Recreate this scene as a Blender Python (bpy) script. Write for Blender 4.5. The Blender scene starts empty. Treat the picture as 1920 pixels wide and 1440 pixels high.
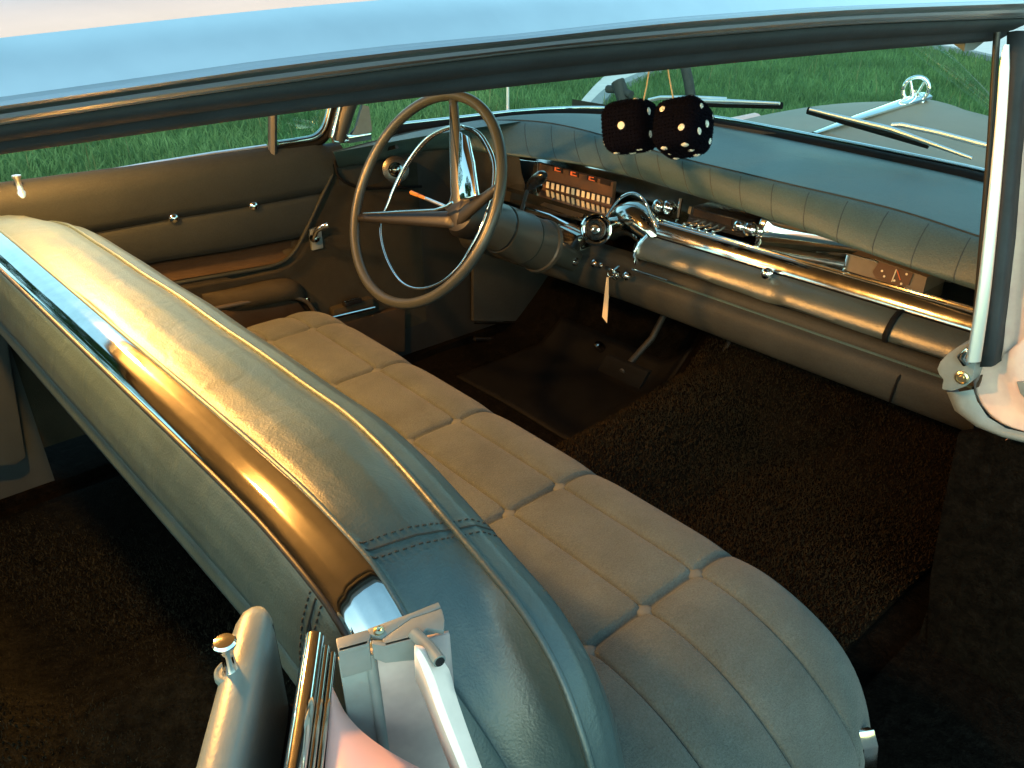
import bpy, bmesh, math, random
import numpy as np
from mathutils import Vector, Matrix, Euler

random.seed(7)
rng = np.random.default_rng(7)
SC = bpy.context.scene
COL = SC.collection
rad = math.radians

# ------------------------------------------------------------------ camera
# car frame: x forward, y towards the driver's side, z up, car centre line y = 0
FPX = 1500.0                                    # focal length in photo pixels (1920 wide)
RC = Matrix(((0.75707, 0.31241, -0.57380), (-0.65332, 0.35627, -0.66801), (-0.00427, 0.88061, 0.47383)))
CAM = Vector((0.0, -1.13, 1.426))
cd = bpy.data.cameras.new('camera')
cd.sensor_width = 36.0
cd.lens = FPX / 1920 * 36
cd.clip_start = 0.02
cd.clip_end = 500
cam = bpy.data.objects.new('camera', cd)
cam.matrix_world = Matrix.Translation(CAM) @ RC.to_4x4()
COL.objects.link(cam)
SC.camera = cam

# ------------------------------------------------------------------ sky, sun, exposure
SUN_EL, SUN_AZ = rad(30), rad(228)
w = bpy.data.worlds.new('World'); SC.world = w; w.use_nodes = True
nt = w.node_tree; nt.nodes.clear()
sky = nt.nodes.new('ShaderNodeTexSky'); sky.sky_type = 'NISHITA'; sky.sun_disc = False
sky.sun_elevation = SUN_EL; sky.sun_rotation = SUN_AZ
sky.air_density = 1.0; sky.dust_density = 0.6; sky.ozone_density = 2.2
bg = nt.nodes.new('ShaderNodeBackground'); bg.inputs[1].default_value = 0.15
out = nt.nodes.new('ShaderNodeOutputWorld')
tint = nt.nodes.new('ShaderNodeMix'); tint.data_type = 'RGBA'; tint.blend_type = 'MULTIPLY'; tint.inputs[0].default_value = 1
tint.inputs[7].default_value = (.78, 1.0, .74, 1)                # the camera's white balance for the even dusk sky
nt.links.new(sky.outputs[0], tint.inputs[6]); nt.links.new(tint.outputs[2], bg.inputs[0]); nt.links.new(bg.outputs[0], out.inputs[0])
sd = bpy.data.lights.new('sun', 'SUN'); sd.energy = 0.10; sd.angle = rad(20); sd.color = (1, .86, .7)
sun = bpy.data.objects.new('sun', sd); COL.objects.link(sun)
sdir = Vector((math.sin(SUN_AZ) * math.cos(SUN_EL), math.cos(SUN_AZ) * math.cos(SUN_EL), math.sin(SUN_EL)))
sun.rotation_euler = sdir.to_track_quat('Z', 'Y').to_euler()
SC.view_settings.view_transform = 'Standard'
SC.view_settings.look = 'None'
SC.view_settings.gamma = 1
SC.view_settings.exposure = 1.82
LAMP = 700.0                                     # strength of the two courtesy lamp lenses


# ------------------------------------------------------------------ helpers
def px(u, v, ax, val):
    """photo pixel -> point where its line of sight meets the plane ax = val"""
    d = RC @ Vector((u - 960, 720 - v, -FPX))
    i = 'xyz'.index(ax)
    return CAM + d * ((val - CAM[i]) / d[i])


def interp(x, tab):
    xs = [t[0] for t in tab]; ys = [t[1] for t in tab]
    return float(np.interp(x, xs, ys))


def sinterp(x, tab):
    """smooth (Catmull-Rom like) interpolation through a table"""
    n = len(tab)
    if x <= tab[0][0]: return tab[0][1]
    if x >= tab[-1][0]: return tab[-1][1]
    for i in range(n - 1):
        if tab[i][0] <= x <= tab[i + 1][0]: break
    x0, y0 = tab[i]; x1, y1 = tab[i + 1]
    def sl(k):
        if k == 0: return (tab[1][1] - tab[0][1]) / (tab[1][0] - tab[0][0])
        if k == n - 1: return (tab[-1][1] - tab[-2][1]) / (tab[-1][0] - tab[-2][0])
        return (tab[k + 1][1] - tab[k - 1][1]) / (tab[k + 1][0] - tab[k - 1][0])
    h = x1 - x0; t = (x - x0) / h; m0, m1 = sl(i) * h, sl(i + 1) * h
    return (2*t**3 - 3*t**2 + 1)*y0 + (t**3 - 2*t**2 + t)*m0 + (-2*t**3 + 3*t**2)*y1 + (t**3 - t**2)*m1


def spline(pts, n):
    """Catmull-Rom through points, n samples"""
    P = [Vector(p) for p in pts]
    if len(P) == 2:
        return [P[0].lerp(P[1], i / (n - 1)) for i in range(n)]
    L = [0]
    for a, b in zip(P, P[1:]): L.append(L[-1] + max((b - a).length, 1e-6))
    tabs = [[(L[i], P[i][k]) for i in range(len(P))] for k in range(len(P[0]))]
    return [Vector([sinterp(L[-1] * j / (n - 1), tb) for tb in tabs]) for j in range(n)]


def empty(name, loc=(0, 0, 0), rot=None):
    o = bpy.data.objects.new(name, None); o.location = loc
    if rot: o.rotation_euler = rot
    o.empty_display_size = .05
    COL.objects.link(o); return o


def tag(o, label, cat=None, group=None, kind=None):
    if label: o['label'] = label
    if cat: o['category'] = cat
    if group: o['group'] = group
    if kind: o['kind'] = kind
    return o


def obj(name, me, mat, parent=None, smooth=True):
    if isinstance(me, bmesh.types.BMesh):
        m = bpy.data.meshes.new(name); bmesh.ops.recalc_face_normals(me, faces=me.faces[:]); me.to_mesh(m); me.free(); me = m
    if mat:
        if not me.materials: me.materials.append(mat)
    if smooth:
        for p in me.polygons: p.use_smooth = True
    o = bpy.data.objects.new(name, me); COL.objects.link(o)
    if parent:
        o.parent = parent
        o.matrix_parent_inverse = (Matrix.Translation(parent.location) @ parent.rotation_euler.to_matrix().to_4x4()).inverted() if parent.parent is None else chain_inv(parent)
    return o


def wm(o):
    m = Matrix.LocRotScale(o.location, o.rotation_euler, o.scale)
    if o.parent: m = wm(o.parent) @ o.matrix_parent_inverse @ m
    return m


def chain_inv(p):
    return wm(p).inverted()


def pyd(name, V, F, mat, parent=None, smooth=True):
    me = bpy.data.meshes.new(name)
    me.from_pydata([tuple(v) for v in V], [], F); me.update()
    return obj(name, me, mat, parent, smooth)


def autosmooth(o, deg=35):
    me = o.data
    bm = bmesh.new(); bm.from_mesh(me)
    for e in bm.edges:
        if len(e.link_faces) == 2 and e.calc_face_angle(0) > rad(deg): e.smooth = False
    bm.to_mesh(me); bm.free(); return o


def loft(name, secs, mat, parent=None, closed=False, caps=False, smooth=True, flip=False):
    """secs: list of equally long point rows"""
    n = len(secs[0]); V = [p for s in secs for p in s]; F = []
    m = n if closed else n - 1
    for i in range(len(secs) - 1):
        for j in range(m):
            a, b = i*n + j, i*n + (j + 1) % n
            f = (a, b, b + n, a + n)
            F.append(f[::-1] if flip else f)
    if caps and closed:
        F.append(tuple(range(n))[::-1]); F.append(tuple(range(len(V) - n, len(V))))
    me = bpy.data.meshes.new(name); me.from_pydata([tuple(v) for v in V], [], F); me.update()
    bm = bmesh.new(); bm.from_mesh(me); bmesh.ops.recalc_face_normals(bm, faces=bm.faces[:])
    bm.to_mesh(me); bm.free()
    return obj(name, me, mat, parent, smooth)


def thick(o, t, off=0):
    m = o.modifiers.new('s', 'SOLIDIFY'); m.thickness = t; m.offset = off
    return o


def tube_bm(bm, pts, r, n=10, flat=None, up=None):
    """tube along points; r number or list; flat=(a,b) elliptical scale with 'up' direction"""
    P = [Vector(p) for p in pts]; k = len(P)
    R = r if isinstance(r, (list, tuple)) else [r] * k
    T = []
    for i in range(k):
        t = (P[min(i + 1, k - 1)] - P[max(i - 1, 0)])
        T.append(t.normalized())
    u0 = Vector(up) if up else Vector((0, 0, 1))
    if abs(T[0].dot(u0)) > .95: u0 = Vector((1, 0, 0))
    rings = []; u = (u0 - T[0] * u0.dot(T[0])).normalized()
    for i in range(k):
        if up:
            uu = Vector(up) - T[i] * Vector(up).dot(T[i])
            if uu.length > 1e-3: u = uu.normalized()
        else:
            u = (u - T[i] * u.dot(T[i])).normalized()
        wv = T[i].cross(u)
        a, b = flat if flat else (1, 1)
        rings.append([bm.verts.new(P[i] + u * (math.cos(2*math.pi*j/n) * R[i] * a) + wv * (math.sin(2*math.pi*j/n) * R[i] * b)) for j in range(n)])
    for i in range(k - 1):
        for j in range(n):
            bm.faces.new((rings[i][j], rings[i][(j+1) % n], rings[i+1][(j+1) % n], rings[i+1][j]))
    bm.faces.new(rings[0][::-1]); bm.faces.new(rings[-1])
    return bm


def tube(name, pts, r, mat, parent=None, n=10, flat=None, up=None, sm=None):
    if sm: pts = spline(pts, sm)
    return autosmooth(obj(name, tube_bm(bmesh.new(), pts, r, n, flat, up), mat, parent), 50)


def ring_bm(bm, c, nrm, R, r, up=(0, 0, 1), n=64, m=12, a0=0, a1=2*math.pi):
    c = Vector(c); N = Vector(nrm).normalized(); u = (Vector(up) - N * Vector(up).dot(N)).normalized(); v = N.cross(u)
    full = abs(a1 - a0 - 2*math.pi) < 1e-6
    k = n if full else n + 1
    rows = []
    for i in range(k):
        t = a0 + (a1 - a0) * i / n
        d = u * math.cos(t) + v * math.sin(t)
        rows.append([bm.verts.new(c + d * (R + r * math.cos(2*math.pi*j/m)) + N * r * math.sin(2*math.pi*j/m)) for j in range(m)])
    for i in range(k if full else k - 1):
        a, b = rows[i], rows[(i+1) % k]
        for j in range(m): bm.faces.new((a[j], a[(j+1) % m], b[(j+1) % m], b[j]))
    if not full:
        bm.faces.new(rows[0][::-1]); bm.faces.new(rows[-1])
    return bm


def lathe_bm(bm, o, axis, prof, n=32, up=(0, 0, 1)):
    """prof: list of (radius, distance along axis)"""
    o = Vector(o); N = Vector(axis).normalized(); up = Vector(up)
    if abs(N.dot(up)) > .95: up = Vector((1, 0, 0))
    u = (up - N * up.dot(N)).normalized(); v = N.cross(u)
    rows = [[bm.verts.new(o + N * h + (u * math.cos(2*math.pi*j/n) + v * math.sin(2*math.pi*j/n)) * max(r, 1e-5)) for j in range(n)] for r, h in prof]
    for a, b in zip(rows, rows[1:]):
        for j in range(n): bm.faces.new((a[j], a[(j+1) % n], b[(j+1) % n], b[j]))
    bm.faces.new(rows[0][::-1]); bm.faces.new(rows[-1])
    return bm


def lathe(name, o, axis, prof, mat, parent=None, n=32):
    return autosmooth(obj(name, lathe_bm(bmesh.new(), o, axis, prof, n), mat, parent), 40)


def box_bm(bm, c, s, X=(1, 0, 0), Y=(0, 1, 0), bev=0.0, seg=2):
    """box of size s centred at c with axes X, Y"""
    X = Vector(X).normalized(); Y = Vector(Y); Y = (Y - X * Y.dot(X)).normalized(); Z = X.cross(Y)
    r = bmesh.ops.create_cube(bm, size=1)
    M = Matrix((X * s[0], Y * s[1], Z * s[2])).transposed().to_4x4(); M.translation = Vector(c)
    bmesh.ops.transform(bm, matrix=M, verts=r['verts'])
    if bev:
        es = {e for v in r['verts'] for e in v.link_edges}
        bmesh.ops.bevel(bm, geom=list(es), offset=bev, segments=seg, affect='EDGES', profile=.6)
    return bm


def box(name, c, s, mat, parent=None, X=(1, 0, 0), Y=(0, 1, 0), bev=.003, seg=2):
    return autosmooth(obj(name, box_bm(bmesh.new(), c, s, X, Y, bev, seg), mat, parent), 40)


def prism(name, poly, d, mat, parent=None, bev=0):
    """poly: 3-d polygon, extruded by vector d"""
    bm = bmesh.new(); d = Vector(d)
    a = [bm.verts.new(Vector(p)) for p in poly]; b = [bm.verts.new(Vector(p) + d) for p in poly]
    n = len(a); bm.faces.new(a); bm.faces.new(b[::-1])
    for i in range(n): bm.faces.new((a[i], b[i], b[(i+1) % n], a[(i+1) % n]))
    bmesh.ops.recalc_face_normals(bm, faces=bm.faces[:])
    if bev: bmesh.ops.bevel(bm, geom=bm.edges[:], offset=bev, segments=2, affect='EDGES', profile=.6)
    return autosmooth(obj(name, bm, mat, parent), 35)


def bar(name, prof, ys, mat, parent=None, f=None):
    """profile [(x,z)] swept along y stations; f(y,x,z)->point"""
    secs = [[(f(y, x, z) if f else Vector((x, y, z))) for x, z in prof] for y in ys]
    o = loft(name, secs, mat, parent, closed=True, caps=True)
    return autosmooth(o, 40)


# ------------------------------------------------------------------ materials
def mat(name, col, rough=.5, metal=0, bump=0, bscale=200, var=0, vscale=6, spec=.5, sheen=0, coat=0, var2=None, detail=4, rvar=0, stretch=None, speck=None, crease=None):
    m = bpy.data.materials.new(name); m.use_nodes = True
    t = m.node_tree; b = t.nodes['Principled BSDF']
    b.inputs['Base Color'].default_value = (*col, 1); b.inputs['Roughness'].default_value = rough
    b.inputs['Metallic'].default_value = metal; b.inputs['Specular IOR Level'].default_value = spec
    if sheen: b.inputs['Sheen Weight'].default_value = sheen
    if coat: b.inputs['Coat Weight'].default_value = coat; b.inputs['Coat Roughness'].default_value = .04
    tc = t.nodes.new('ShaderNodeTexCoord'); vec = tc.outputs['Object']
    if stretch:
        mp = t.nodes.new('ShaderNodeMapping'); mp.inputs['Scale'].default_value = stretch
        t.links.new(vec, mp.inputs[0]); vec = mp.outputs[0]
    if var:
        n = t.nodes.new('ShaderNodeTexNoise'); n.inputs['Scale'].default_value = vscale; n.inputs['Detail'].default_value = detail
        n.inputs['Roughness'].default_value = .65
        t.links.new(vec, n.inputs['Vector'])
        r = t.nodes.new('ShaderNodeValToRGB'); c2 = var2 or col
        r.color_ramp.elements[0].position = .3; r.color_ramp.elements[1].position = .7
        r.color_ramp.elements[0].color = (*[c * (1 - var) for c in col], 1)
        r.color_ramp.elements[1].color = (*[min(1, c * (1 + var)) for c in c2], 1)
        t.links.new(n.outputs[0], r.inputs[0]); t.links.new(r.outputs[0], b.inputs['Base Color'])
        if rvar:
            mr = t.nodes.new('ShaderNodeMapRange'); mr.inputs[3].default_value = max(.02, rough - rvar); mr.inputs[4].default_value = rough + rvar
            t.links.new(n.outputs[0], mr.inputs[0]); t.links.new(mr.outputs[0], b.inputs['Roughness'])
    if speck:                                    # fine fibre speckle on the colour
        sc_, am_ = speck
        sn = t.nodes.new('ShaderNodeTexNoise'); sn.inputs['Scale'].default_value = sc_; sn.inputs['Detail'].default_value = 4; sn.inputs['Roughness'].default_value = .8
        t.links.new(vec, sn.inputs['Vector'])
        mr2 = t.nodes.new('ShaderNodeMapRange'); mr2.inputs[1].default_value = .3; mr2.inputs[2].default_value = .7
        mr2.inputs[3].default_value = 1 - am_; mr2.inputs[4].default_value = 1 + am_
        hs = t.nodes.new('ShaderNodeHueSaturation'); t.links.new(sn.outputs[0], mr2.inputs[0]); t.links.new(mr2.outputs[0], hs.inputs['Value'])
        src = [l.from_socket for l in t.links if l.to_socket == b.inputs['Base Color']]
        if src: t.links.new(src[0], hs.inputs['Color'])
        else: hs.inputs['Color'].default_value = (*col, 1)
        t.links.new(hs.outputs[0], b.inputs['Base Color'])
    if bump:
        n = t.nodes.new('ShaderNodeTexNoise'); n.inputs['Scale'].default_value = bscale; n.inputs['Detail'].default_value = 3
        t.links.new(vec, n.inputs['Vector'])
        bp = t.nodes.new('ShaderNodeBump'); bp.inputs['Strength'].default_value = bump; bp.inputs['Distance'].default_value = .002
        t.links.new(n.outputs[0], bp.inputs['Height']); t.links.new(bp.outputs[0], b.inputs['Normal'])
        if crease:                               # slack folds and pulls, larger than the grain
            c1 = t.nodes.new('ShaderNodeTexNoise'); c1.inputs['Scale'].default_value = crease[0]; c1.inputs['Detail'].default_value = 4; c1.inputs['Distortion'].default_value = 1.2
            t.links.new(vec, c1.inputs['Vector'])
            b2 = t.nodes.new('ShaderNodeBump'); b2.inputs['Strength'].default_value = crease[1]; b2.inputs['Distance'].default_value = .01
            t.links.new(c1.outputs[0], b2.inputs['Height']); t.links.new(b2.outputs[0], bp.inputs['Normal'])
    return m


M = {}
M['leather'] = mat('leather', (.032, .058, .063), .42, bump=.22, bscale=420, var=.14, vscale=9, rvar=.06, spec=.9, crease=(18, .16), speck=(300, .12))
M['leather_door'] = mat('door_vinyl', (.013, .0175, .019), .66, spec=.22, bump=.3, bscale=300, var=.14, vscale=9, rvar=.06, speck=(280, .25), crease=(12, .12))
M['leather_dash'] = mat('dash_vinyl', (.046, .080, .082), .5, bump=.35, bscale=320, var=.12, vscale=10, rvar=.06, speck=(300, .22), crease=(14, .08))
M['knee'] = mat('knee_roll_vinyl', (.05, .062, .058), .33, bump=.2, bscale=320, var=.12, vscale=10, rvar=.05, spec=1.0, crease=(14, .1), speck=(300, .15))
M['fabric'] = mat('seat_cloth', (.062, .075, .073), .9, bump=.9, bscale=420, var=.20, vscale=9, spec=.2, sheen=.12, speck=(330, .30), crease=(22, .22))
M['button'] = mat('button_cloth', (.10, .112, .108), .8, bump=.4, bscale=700, spec=.2)
M['chrome'] = mat('chrome', (.86, .86, .84), .045, 1, var=.05, vscale=14, rvar=.03)
M['chrome_soft'] = mat('stainless', (.94, .94, .93), .36, 1, var=.06, vscale=9, rvar=.05)
M['satin'] = mat('satin_drip_rail', (.50, .52, .55), .36, 1, var=.1, vscale=18, stretch=(.3, 8, 8))
M['strip'] = mat('bright_anodised_strip', (.92, .92, .90), .34, 1)
M['chrome_worn'] = mat('worn_chrome', (.62, .60, .55), .11, 1, bump=.05, bscale=60, var=.15, vscale=22, rvar=.05)
M['band'] = mat('seat_band_metal', (.70, .70, .67), .05, 1, var=.10, vscale=30, rvar=.035)
M['pink'] = mat('pink_paint', (.84, .50, .46), .45, coat=0, spec=.3, var=.05, vscale=12)
M['pink_worn'] = mat('worn_pink_paint', (.72, .50, .45), .5, var=.16, vscale=26, var2=(.60, .47, .40))
M['cream'] = mat('cream_paint', (.82, .68, .62), .45, var=.12, vscale=20)
M['greyblue'] = mat('grey_blue_paint', (.16, .19, .195), .42, var=.14, vscale=30, bump=.05, bscale=150)
M['garnish'] = mat('garnish_vinyl', (.17, .20, .19), .36, bump=.12, bscale=300, var=.1, vscale=14, rvar=.05)
M['slate'] = mat('slate_trim', (.032, .040, .044), .5, var=.12, vscale=12, bump=.1)
M['pleat'] = mat('dark_pleat_vinyl', (.022, .028, .028), .6)  # plain dark vinyl for the pad's pleat and seam lines
M['stub_grey'] = mat('stub_grey_pink_paint', (.36, .30, .30), .5, var=.25, vscale=14, var2=(.38, .31, .30))
M['rubber'] = mat('black_rubber', (.004, .004, .0042), .7, bump=.2, bscale=300, var=.3, vscale=30, spec=.12)
M['blackp'] = mat('black_plastic', (.012, .012, .013), .22)
M['weather'] = mat('dark_weatherstrip', (.014, .019, .025), .75, bump=.15, bscale=250, var=.3, vscale=20)
M['headliner'] = mat('headliner', (.14, .13, .11), .9, bump=.2, bscale=300)
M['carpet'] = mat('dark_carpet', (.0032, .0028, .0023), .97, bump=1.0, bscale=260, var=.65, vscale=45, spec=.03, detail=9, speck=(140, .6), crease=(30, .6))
M['carpet_hump'] = mat('tunnel_carpet', (.0062, .0046, .0032), .97, bump=1.0, bscale=260, var=.7, vscale=38, spec=.03, detail=9, speck=(140, .6), crease=(30, .6))
M['carpet_rear'] = mat('rear_carpet', (.0038, .0042, .0038), .97, bump=1.0, bscale=260, var=.65, vscale=40, spec=.03, detail=9, speck=(140, .6), crease=(30, .6))
M['wheel'] = mat('wheel_plastic', (.034, .040, .040), .34, var=.10, vscale=18)
M['wheel_dark'] = mat('wheel_hub_plastic', (.008, .0075, .007), .45, var=.1, vscale=20)
M['column'] = mat('column_paint', (.044, .038, .030), .38, var=.08, vscale=18)
M['olive'] = mat('door_cloth', (.026, .023, .016), .85, bump=.6, bscale=500, var=.18, vscale=18, spec=.2)
M['tancloth'] = mat('door_tan_cloth', (.034, .023, .014), .85, bump=.6, bscale=500, var=.2, vscale=14, spec=.2)
M['darkpanel'] = mat('dark_panel', (.018, .0175, .0165), .45, var=.15, vscale=12)
M['dashlow'] = mat('lower_dash_paint', (.030, .031, .029), .6, var=.14, vscale=14, bump=.2, bscale=300, spec=.18, speck=(280, .2))
M['dial'] = mat('dial_face', (.10, .052, .028), .4, var=.1, vscale=40)
M['dialdark'] = mat('dial_window', (.02, .014, .012), .3)
M['red'] = mat('red_orange_marking', (.75, .16, .05), .5)
M['digit'] = mat('cream_speed_block', (.75, .62, .42), .5)
M['clockface'] = mat('clock_face', (.16, .12, .08), .4, var=.1, vscale=50)
M['velvet'] = mat('dark_plush', (.003, .003, .007), .95, bump=1, bscale=260, spec=.03)
M['pip'] = mat('white_pip', (.85, .84, .80), .8)
M['string'] = mat('string', (.5, .44, .3), .8)
M['paper'] = mat('key_tag', (.65, .52, .36), .6)
M['concrete'] = mat('pale_concrete', (.80, .72, .66), .85, bump=.4, bscale=60, var=.07, vscale=5)
M['asphalt'] = mat('grey_asphalt', (.13, .135, .14), .85, bump=.6, bscale=90, var=.12, vscale=3)
M['kerb'] = mat('concrete_kerb', (.30, .31, .30), .85, bump=.4, bscale=60, var=.12, vscale=5)
M['reflected_dark'] = mat('dark_reflection_tone', (.03, .03, .028), .8, bump=.5, bscale=80, var=.3, vscale=20)  # colour of the two solids added for windshield reflections
M['bark'] = mat('bark', (.06, .045, .03), .9, bump=.8, bscale=30, var=.3, vscale=20)
M['white'] = mat('white_paint', (.75, .77, .76), .5)
M['hoodpaint'] = mat('hood_paint', (.26, .20, .15), .5, coat=0, spec=.25, var=.05, vscale=9)
M['amber'] = mat('amber_plastic', (.55, .22, .05), .4)
M['screw'] = mat('brass_screw', (.65, .55, .35), .3, 1)


def leafy(name, c1, c2, trans=.35):
    m = bpy.data.materials.new(name); m.use_nodes = True; t = m.node_tree; t.nodes.clear()
    o = t.nodes.new('ShaderNodeOutputMaterial'); d = t.nodes.new('ShaderNodeBsdfDiffuse'); tr = t.nodes.new('ShaderNodeBsdfTranslucent')
    mx = t.nodes.new('ShaderNodeMixShader'); mx.inputs[0].default_value = trans
    g = t.nodes.new('ShaderNodeNewGeometry'); r = t.nodes.new('ShaderNodeValToRGB')
    r.color_ramp.elements[0].color = (*c1, 1); r.color_ramp.elements[1].color = (*c2, 1)
    t.links.new(g.outputs['Random Per Island'], r.inputs[0])
    tc = t.nodes.new('ShaderNodeTexCoord'); n = t.nodes.new('ShaderNodeTexNoise'); n.inputs['Scale'].default_value = .9; n.inputs['Detail'].default_value = 3
    t.links.new(tc.outputs['Object'], n.inputs['Vector'])
    hs = t.nodes.new('ShaderNodeHueSaturation'); mr = t.nodes.new('ShaderNodeMapRange')
    mr.inputs[1].default_value = .3; mr.inputs[2].default_value = .7; mr.inputs[3].default_value = .75; mr.inputs[4].default_value = 1.25
    t.links.new(n.outputs[0], mr.inputs[0]); t.links.new(mr.outputs[0], hs.inputs['Value']); t.links.new(r.outputs[0], hs.inputs['Color'])
    t.links.new(hs.outputs[0], d.inputs[0]); t.links.new(hs.outputs[0], tr.inputs[0])
    t.links.new(d.outputs[0], mx.inputs[1]); t.links.new(tr.outputs[0], mx.inputs[2]); t.links.new(mx.outputs[0], o.inputs[0])
    return m


M['blade'] = leafy('grass_blade', (.10, .185, .066), (.17, .28, .115))
M['stalk'] = leafy('grass_stalk', (.15, .17, .07), (.25, .25, .12))
M['leaf'] = leafy('tree_leaf', (.012, .04, .010), (.03, .08, .018))
def pile(name, col):
    m = mat(name, col, .95, spec=.05); t = m.node_tree; b = t.nodes['Principled BSDF']
    g = t.nodes.new('ShaderNodeNewGeometry'); r = t.nodes.new('ShaderNodeValToRGB')
    r.color_ramp.elements[0].color = (*[c*.6 for c in col], 1); r.color_ramp.elements[1].color = (*[c*1.5 for c in col], 1)
    t.links.new(g.outputs['Random Per Island'], r.inputs[0]); t.links.new(r.outputs[0], b.inputs['Base Color']); return m


M['pile_front'] = pile('front_carpet_pile', (.017, .0125, .0072))
M['pile_rear'] = pile('rear_carpet_pile', (.014, .015, .0125))
M['fuzz'] = pile('plush_fuzz', (.004, .004, .009))
M['soil'] = mat('lawn_soil', (.08, .16, .05), .95, bump=1, bscale=40, var=.4, vscale=2.2, spec=.1, detail=8)


def glassy(name, tint, refl=.08):
    m = bpy.data.materials.new(name); m.use_nodes = True; t = m.node_tree; t.nodes.clear()
    o = t.nodes.new('ShaderNodeOutputMaterial'); tr = t.nodes.new('ShaderNodeBsdfTransparent'); gl = t.nodes.new('ShaderNodeBsdfGlossy')
    gl.inputs['Roughness'].default_value = .02; tr.inputs[0].default_value = (*tint, 1)
    fr0 = t.nodes.new('ShaderNodeLayerWeight'); fr0.inputs[0].default_value = .5
    pw = t.nodes.new('ShaderNodeMath'); pw.operation = 'POWER'; pw.inputs[1].default_value = 5
    fr = t.nodes.new('ShaderNodeMapRange'); fr.inputs[3].default_value = .05; fr.inputs[4].default_value = .14
    t.links.new(fr0.outputs['Facing'], pw.inputs[0]); t.links.new(pw.outputs[0], fr.inputs[0])
    mx = t.nodes.new('ShaderNodeMixShader')
    t.links.new(fr.outputs[0], mx.inputs[0]); t.links.new(tr.outputs[0], mx.inputs[1]); t.links.new(gl.outputs[0], mx.inputs[2]); t.links.new(mx.outputs[0], o.inputs[0])
    return m


M['glass'] = glassy('tinted_glass', (.84, .95, .93))


def emit(name, col, s):
    m = bpy.data.materials.new(name); m.use_nodes = True; t = m.node_tree; t.nodes.clear()
    o = t.nodes.new('ShaderNodeOutputMaterial'); e = t.nodes.new('ShaderNodeEmission')
    e.inputs[0].default_value = (*col, 1); e.inputs[1].default_value = s
    t.links.new(e.outputs[0], o.inputs[0]); return m


M['lamp'] = emit('lit_lamp_lens', (1.0, .455, .105), LAMP)
M['lamp_dim'] = emit('dim_lamp_lens', (1.0, .455, .105), LAMP*.85)


# ================================================================== the setting
lawn = pyd('lawn', [(-150, -150, 0), (150, -150, 0), (150, 150, 0), (-150, 150, 0)], [(0, 1, 2, 3)], M['soil'])
tag(lawn, None, kind='structure')


def ground_strip(name, L, R, mt, z, kind='structure', h=.02):
    """strip of ground between two edge lines"""
    secs = [[Vector((a[0], a[1], z - .12)), Vector((a[0], a[1], z)), Vector((b[0], b[1], z)), Vector((b[0], b[1], z - .12))] for a, b in zip(L, R)]
    o = loft(name, secs, mt, None, closed=True, caps=True, smooth=False)
    tag(o, None, kind=kind); return o


# curved pale drive: comes in beyond the dice, swings away and returns far ahead
pl = [px(*q, 'z', 0) for q in ((1062, 232), (1085, 200), (1108, 172), (1132, 148), (1152, 132))] + [Vector((10.6, 8.0, 0)), Vector((14.5, 9.3, 0)), Vector((19, 8.6, 0)), Vector((23, 4.5, 0)), Vector((24, -4, 0))]
pr = [px(*q, 'z', 0) for q in ((1088, 232), (1108, 203), (1138, 175), (1190, 150), (1240, 131))] + [Vector((12, 6.6, 0)), Vector((14.4, 6.9, 0)), px(1660, 82, 'z', 0), px(1785, 96, 'z', 0), px(1900, 122, 'z', 0)]
pl = [p.to_2d() for p in spline(pl, 40)]; pr = [p.to_2d() for p in spline(pr, 40)]
PATH_L, PATH_R = pl, pr
path = ground_strip('path', pl, pr, M['concrete'], .03)
kr = []
for i, p in enumerate(pr):
    d = (pr[min(i + 1, 39)] - pr[max(i - 1, 0)]).normalized(); kr.append(p + Vector((d.y, -d.x)) * .13)
kerb = ground_strip('kerb', pr, kr, M['kerb'], .07)


drive = pyd('driveway', [(-40, -30, .012), (40, -30, .012), (40, -.6, .012), (-40, -.6, .012)], [(0, 1, 2, 3)], M['asphalt'])
tag(drive, None, kind='structure')


def blades(name, n, region, h0, h1, w, mt, lean=.5):
    """many single curved blades in a region sampled by a function"""
    P = region(n); n = len(P)
    a = rng.uniform(0, 2*np.pi, n); h = rng.uniform(h0, h1, n); ww = w * rng.uniform(.6, 1.3, n)
    la = rng.uniform(0, 2*np.pi, n); ln = h * lean * rng.uniform(.2, 1.2, n)
    V = np.zeros((n, 5, 3)); c, s = np.cos(a), np.sin(a)
    dx, dy = np.cos(la) * ln, np.sin(la) * ln
    V[:, 0, 0] = P[:, 0] - c*ww; V[:, 0, 1] = P[:, 1] - s*ww
    V[:, 1, 0] = P[:, 0] + c*ww; V[:, 1, 1] = P[:, 1] + s*ww
    V[:, 2, 0] = P[:, 0] + c*ww*.8 + dx*.35; V[:, 2, 1] = P[:, 1] + s*ww*.8 + dy*.35; V[:, 2, 2] = h*.6
    V[:, 3, 0] = P[:, 0] - c*ww*.8 + dx*.35; V[:, 3, 1] = P[:, 1] - s*ww*.8 + dy*.35; V[:, 3, 2] = h*.6
    V[:, 4, 0] = P[:, 0] + dx; V[:, 4, 1] = P[:, 1] + dy; V[:, 4, 2] = h
    me = bpy.data.meshes.new(name)
    base = np.arange(n)[:, None] * 5
    q = (base + np.array([0, 1, 2, 3])).ravel(); t = (base + np.array([3, 2, 4])).ravel()
    me.vertices.add(n*5); me.vertices.foreach_set('co', V.ravel())
    me.loops.add(n*7); me.polygons.add(n*2)
    me.loops.foreach_set('vertex_index', np.concatenate([q, t]).astype(np.int32))
    st = np.concatenate([np.arange(n)*4, n*4 + np.arange(n)*3]).astype(np.int32)
    me.polygons.foreach_set('loop_start', st)
    me.update(calc_edges=True); me.validate()
    return obj(name, me, mt, None, smooth=False)


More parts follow.
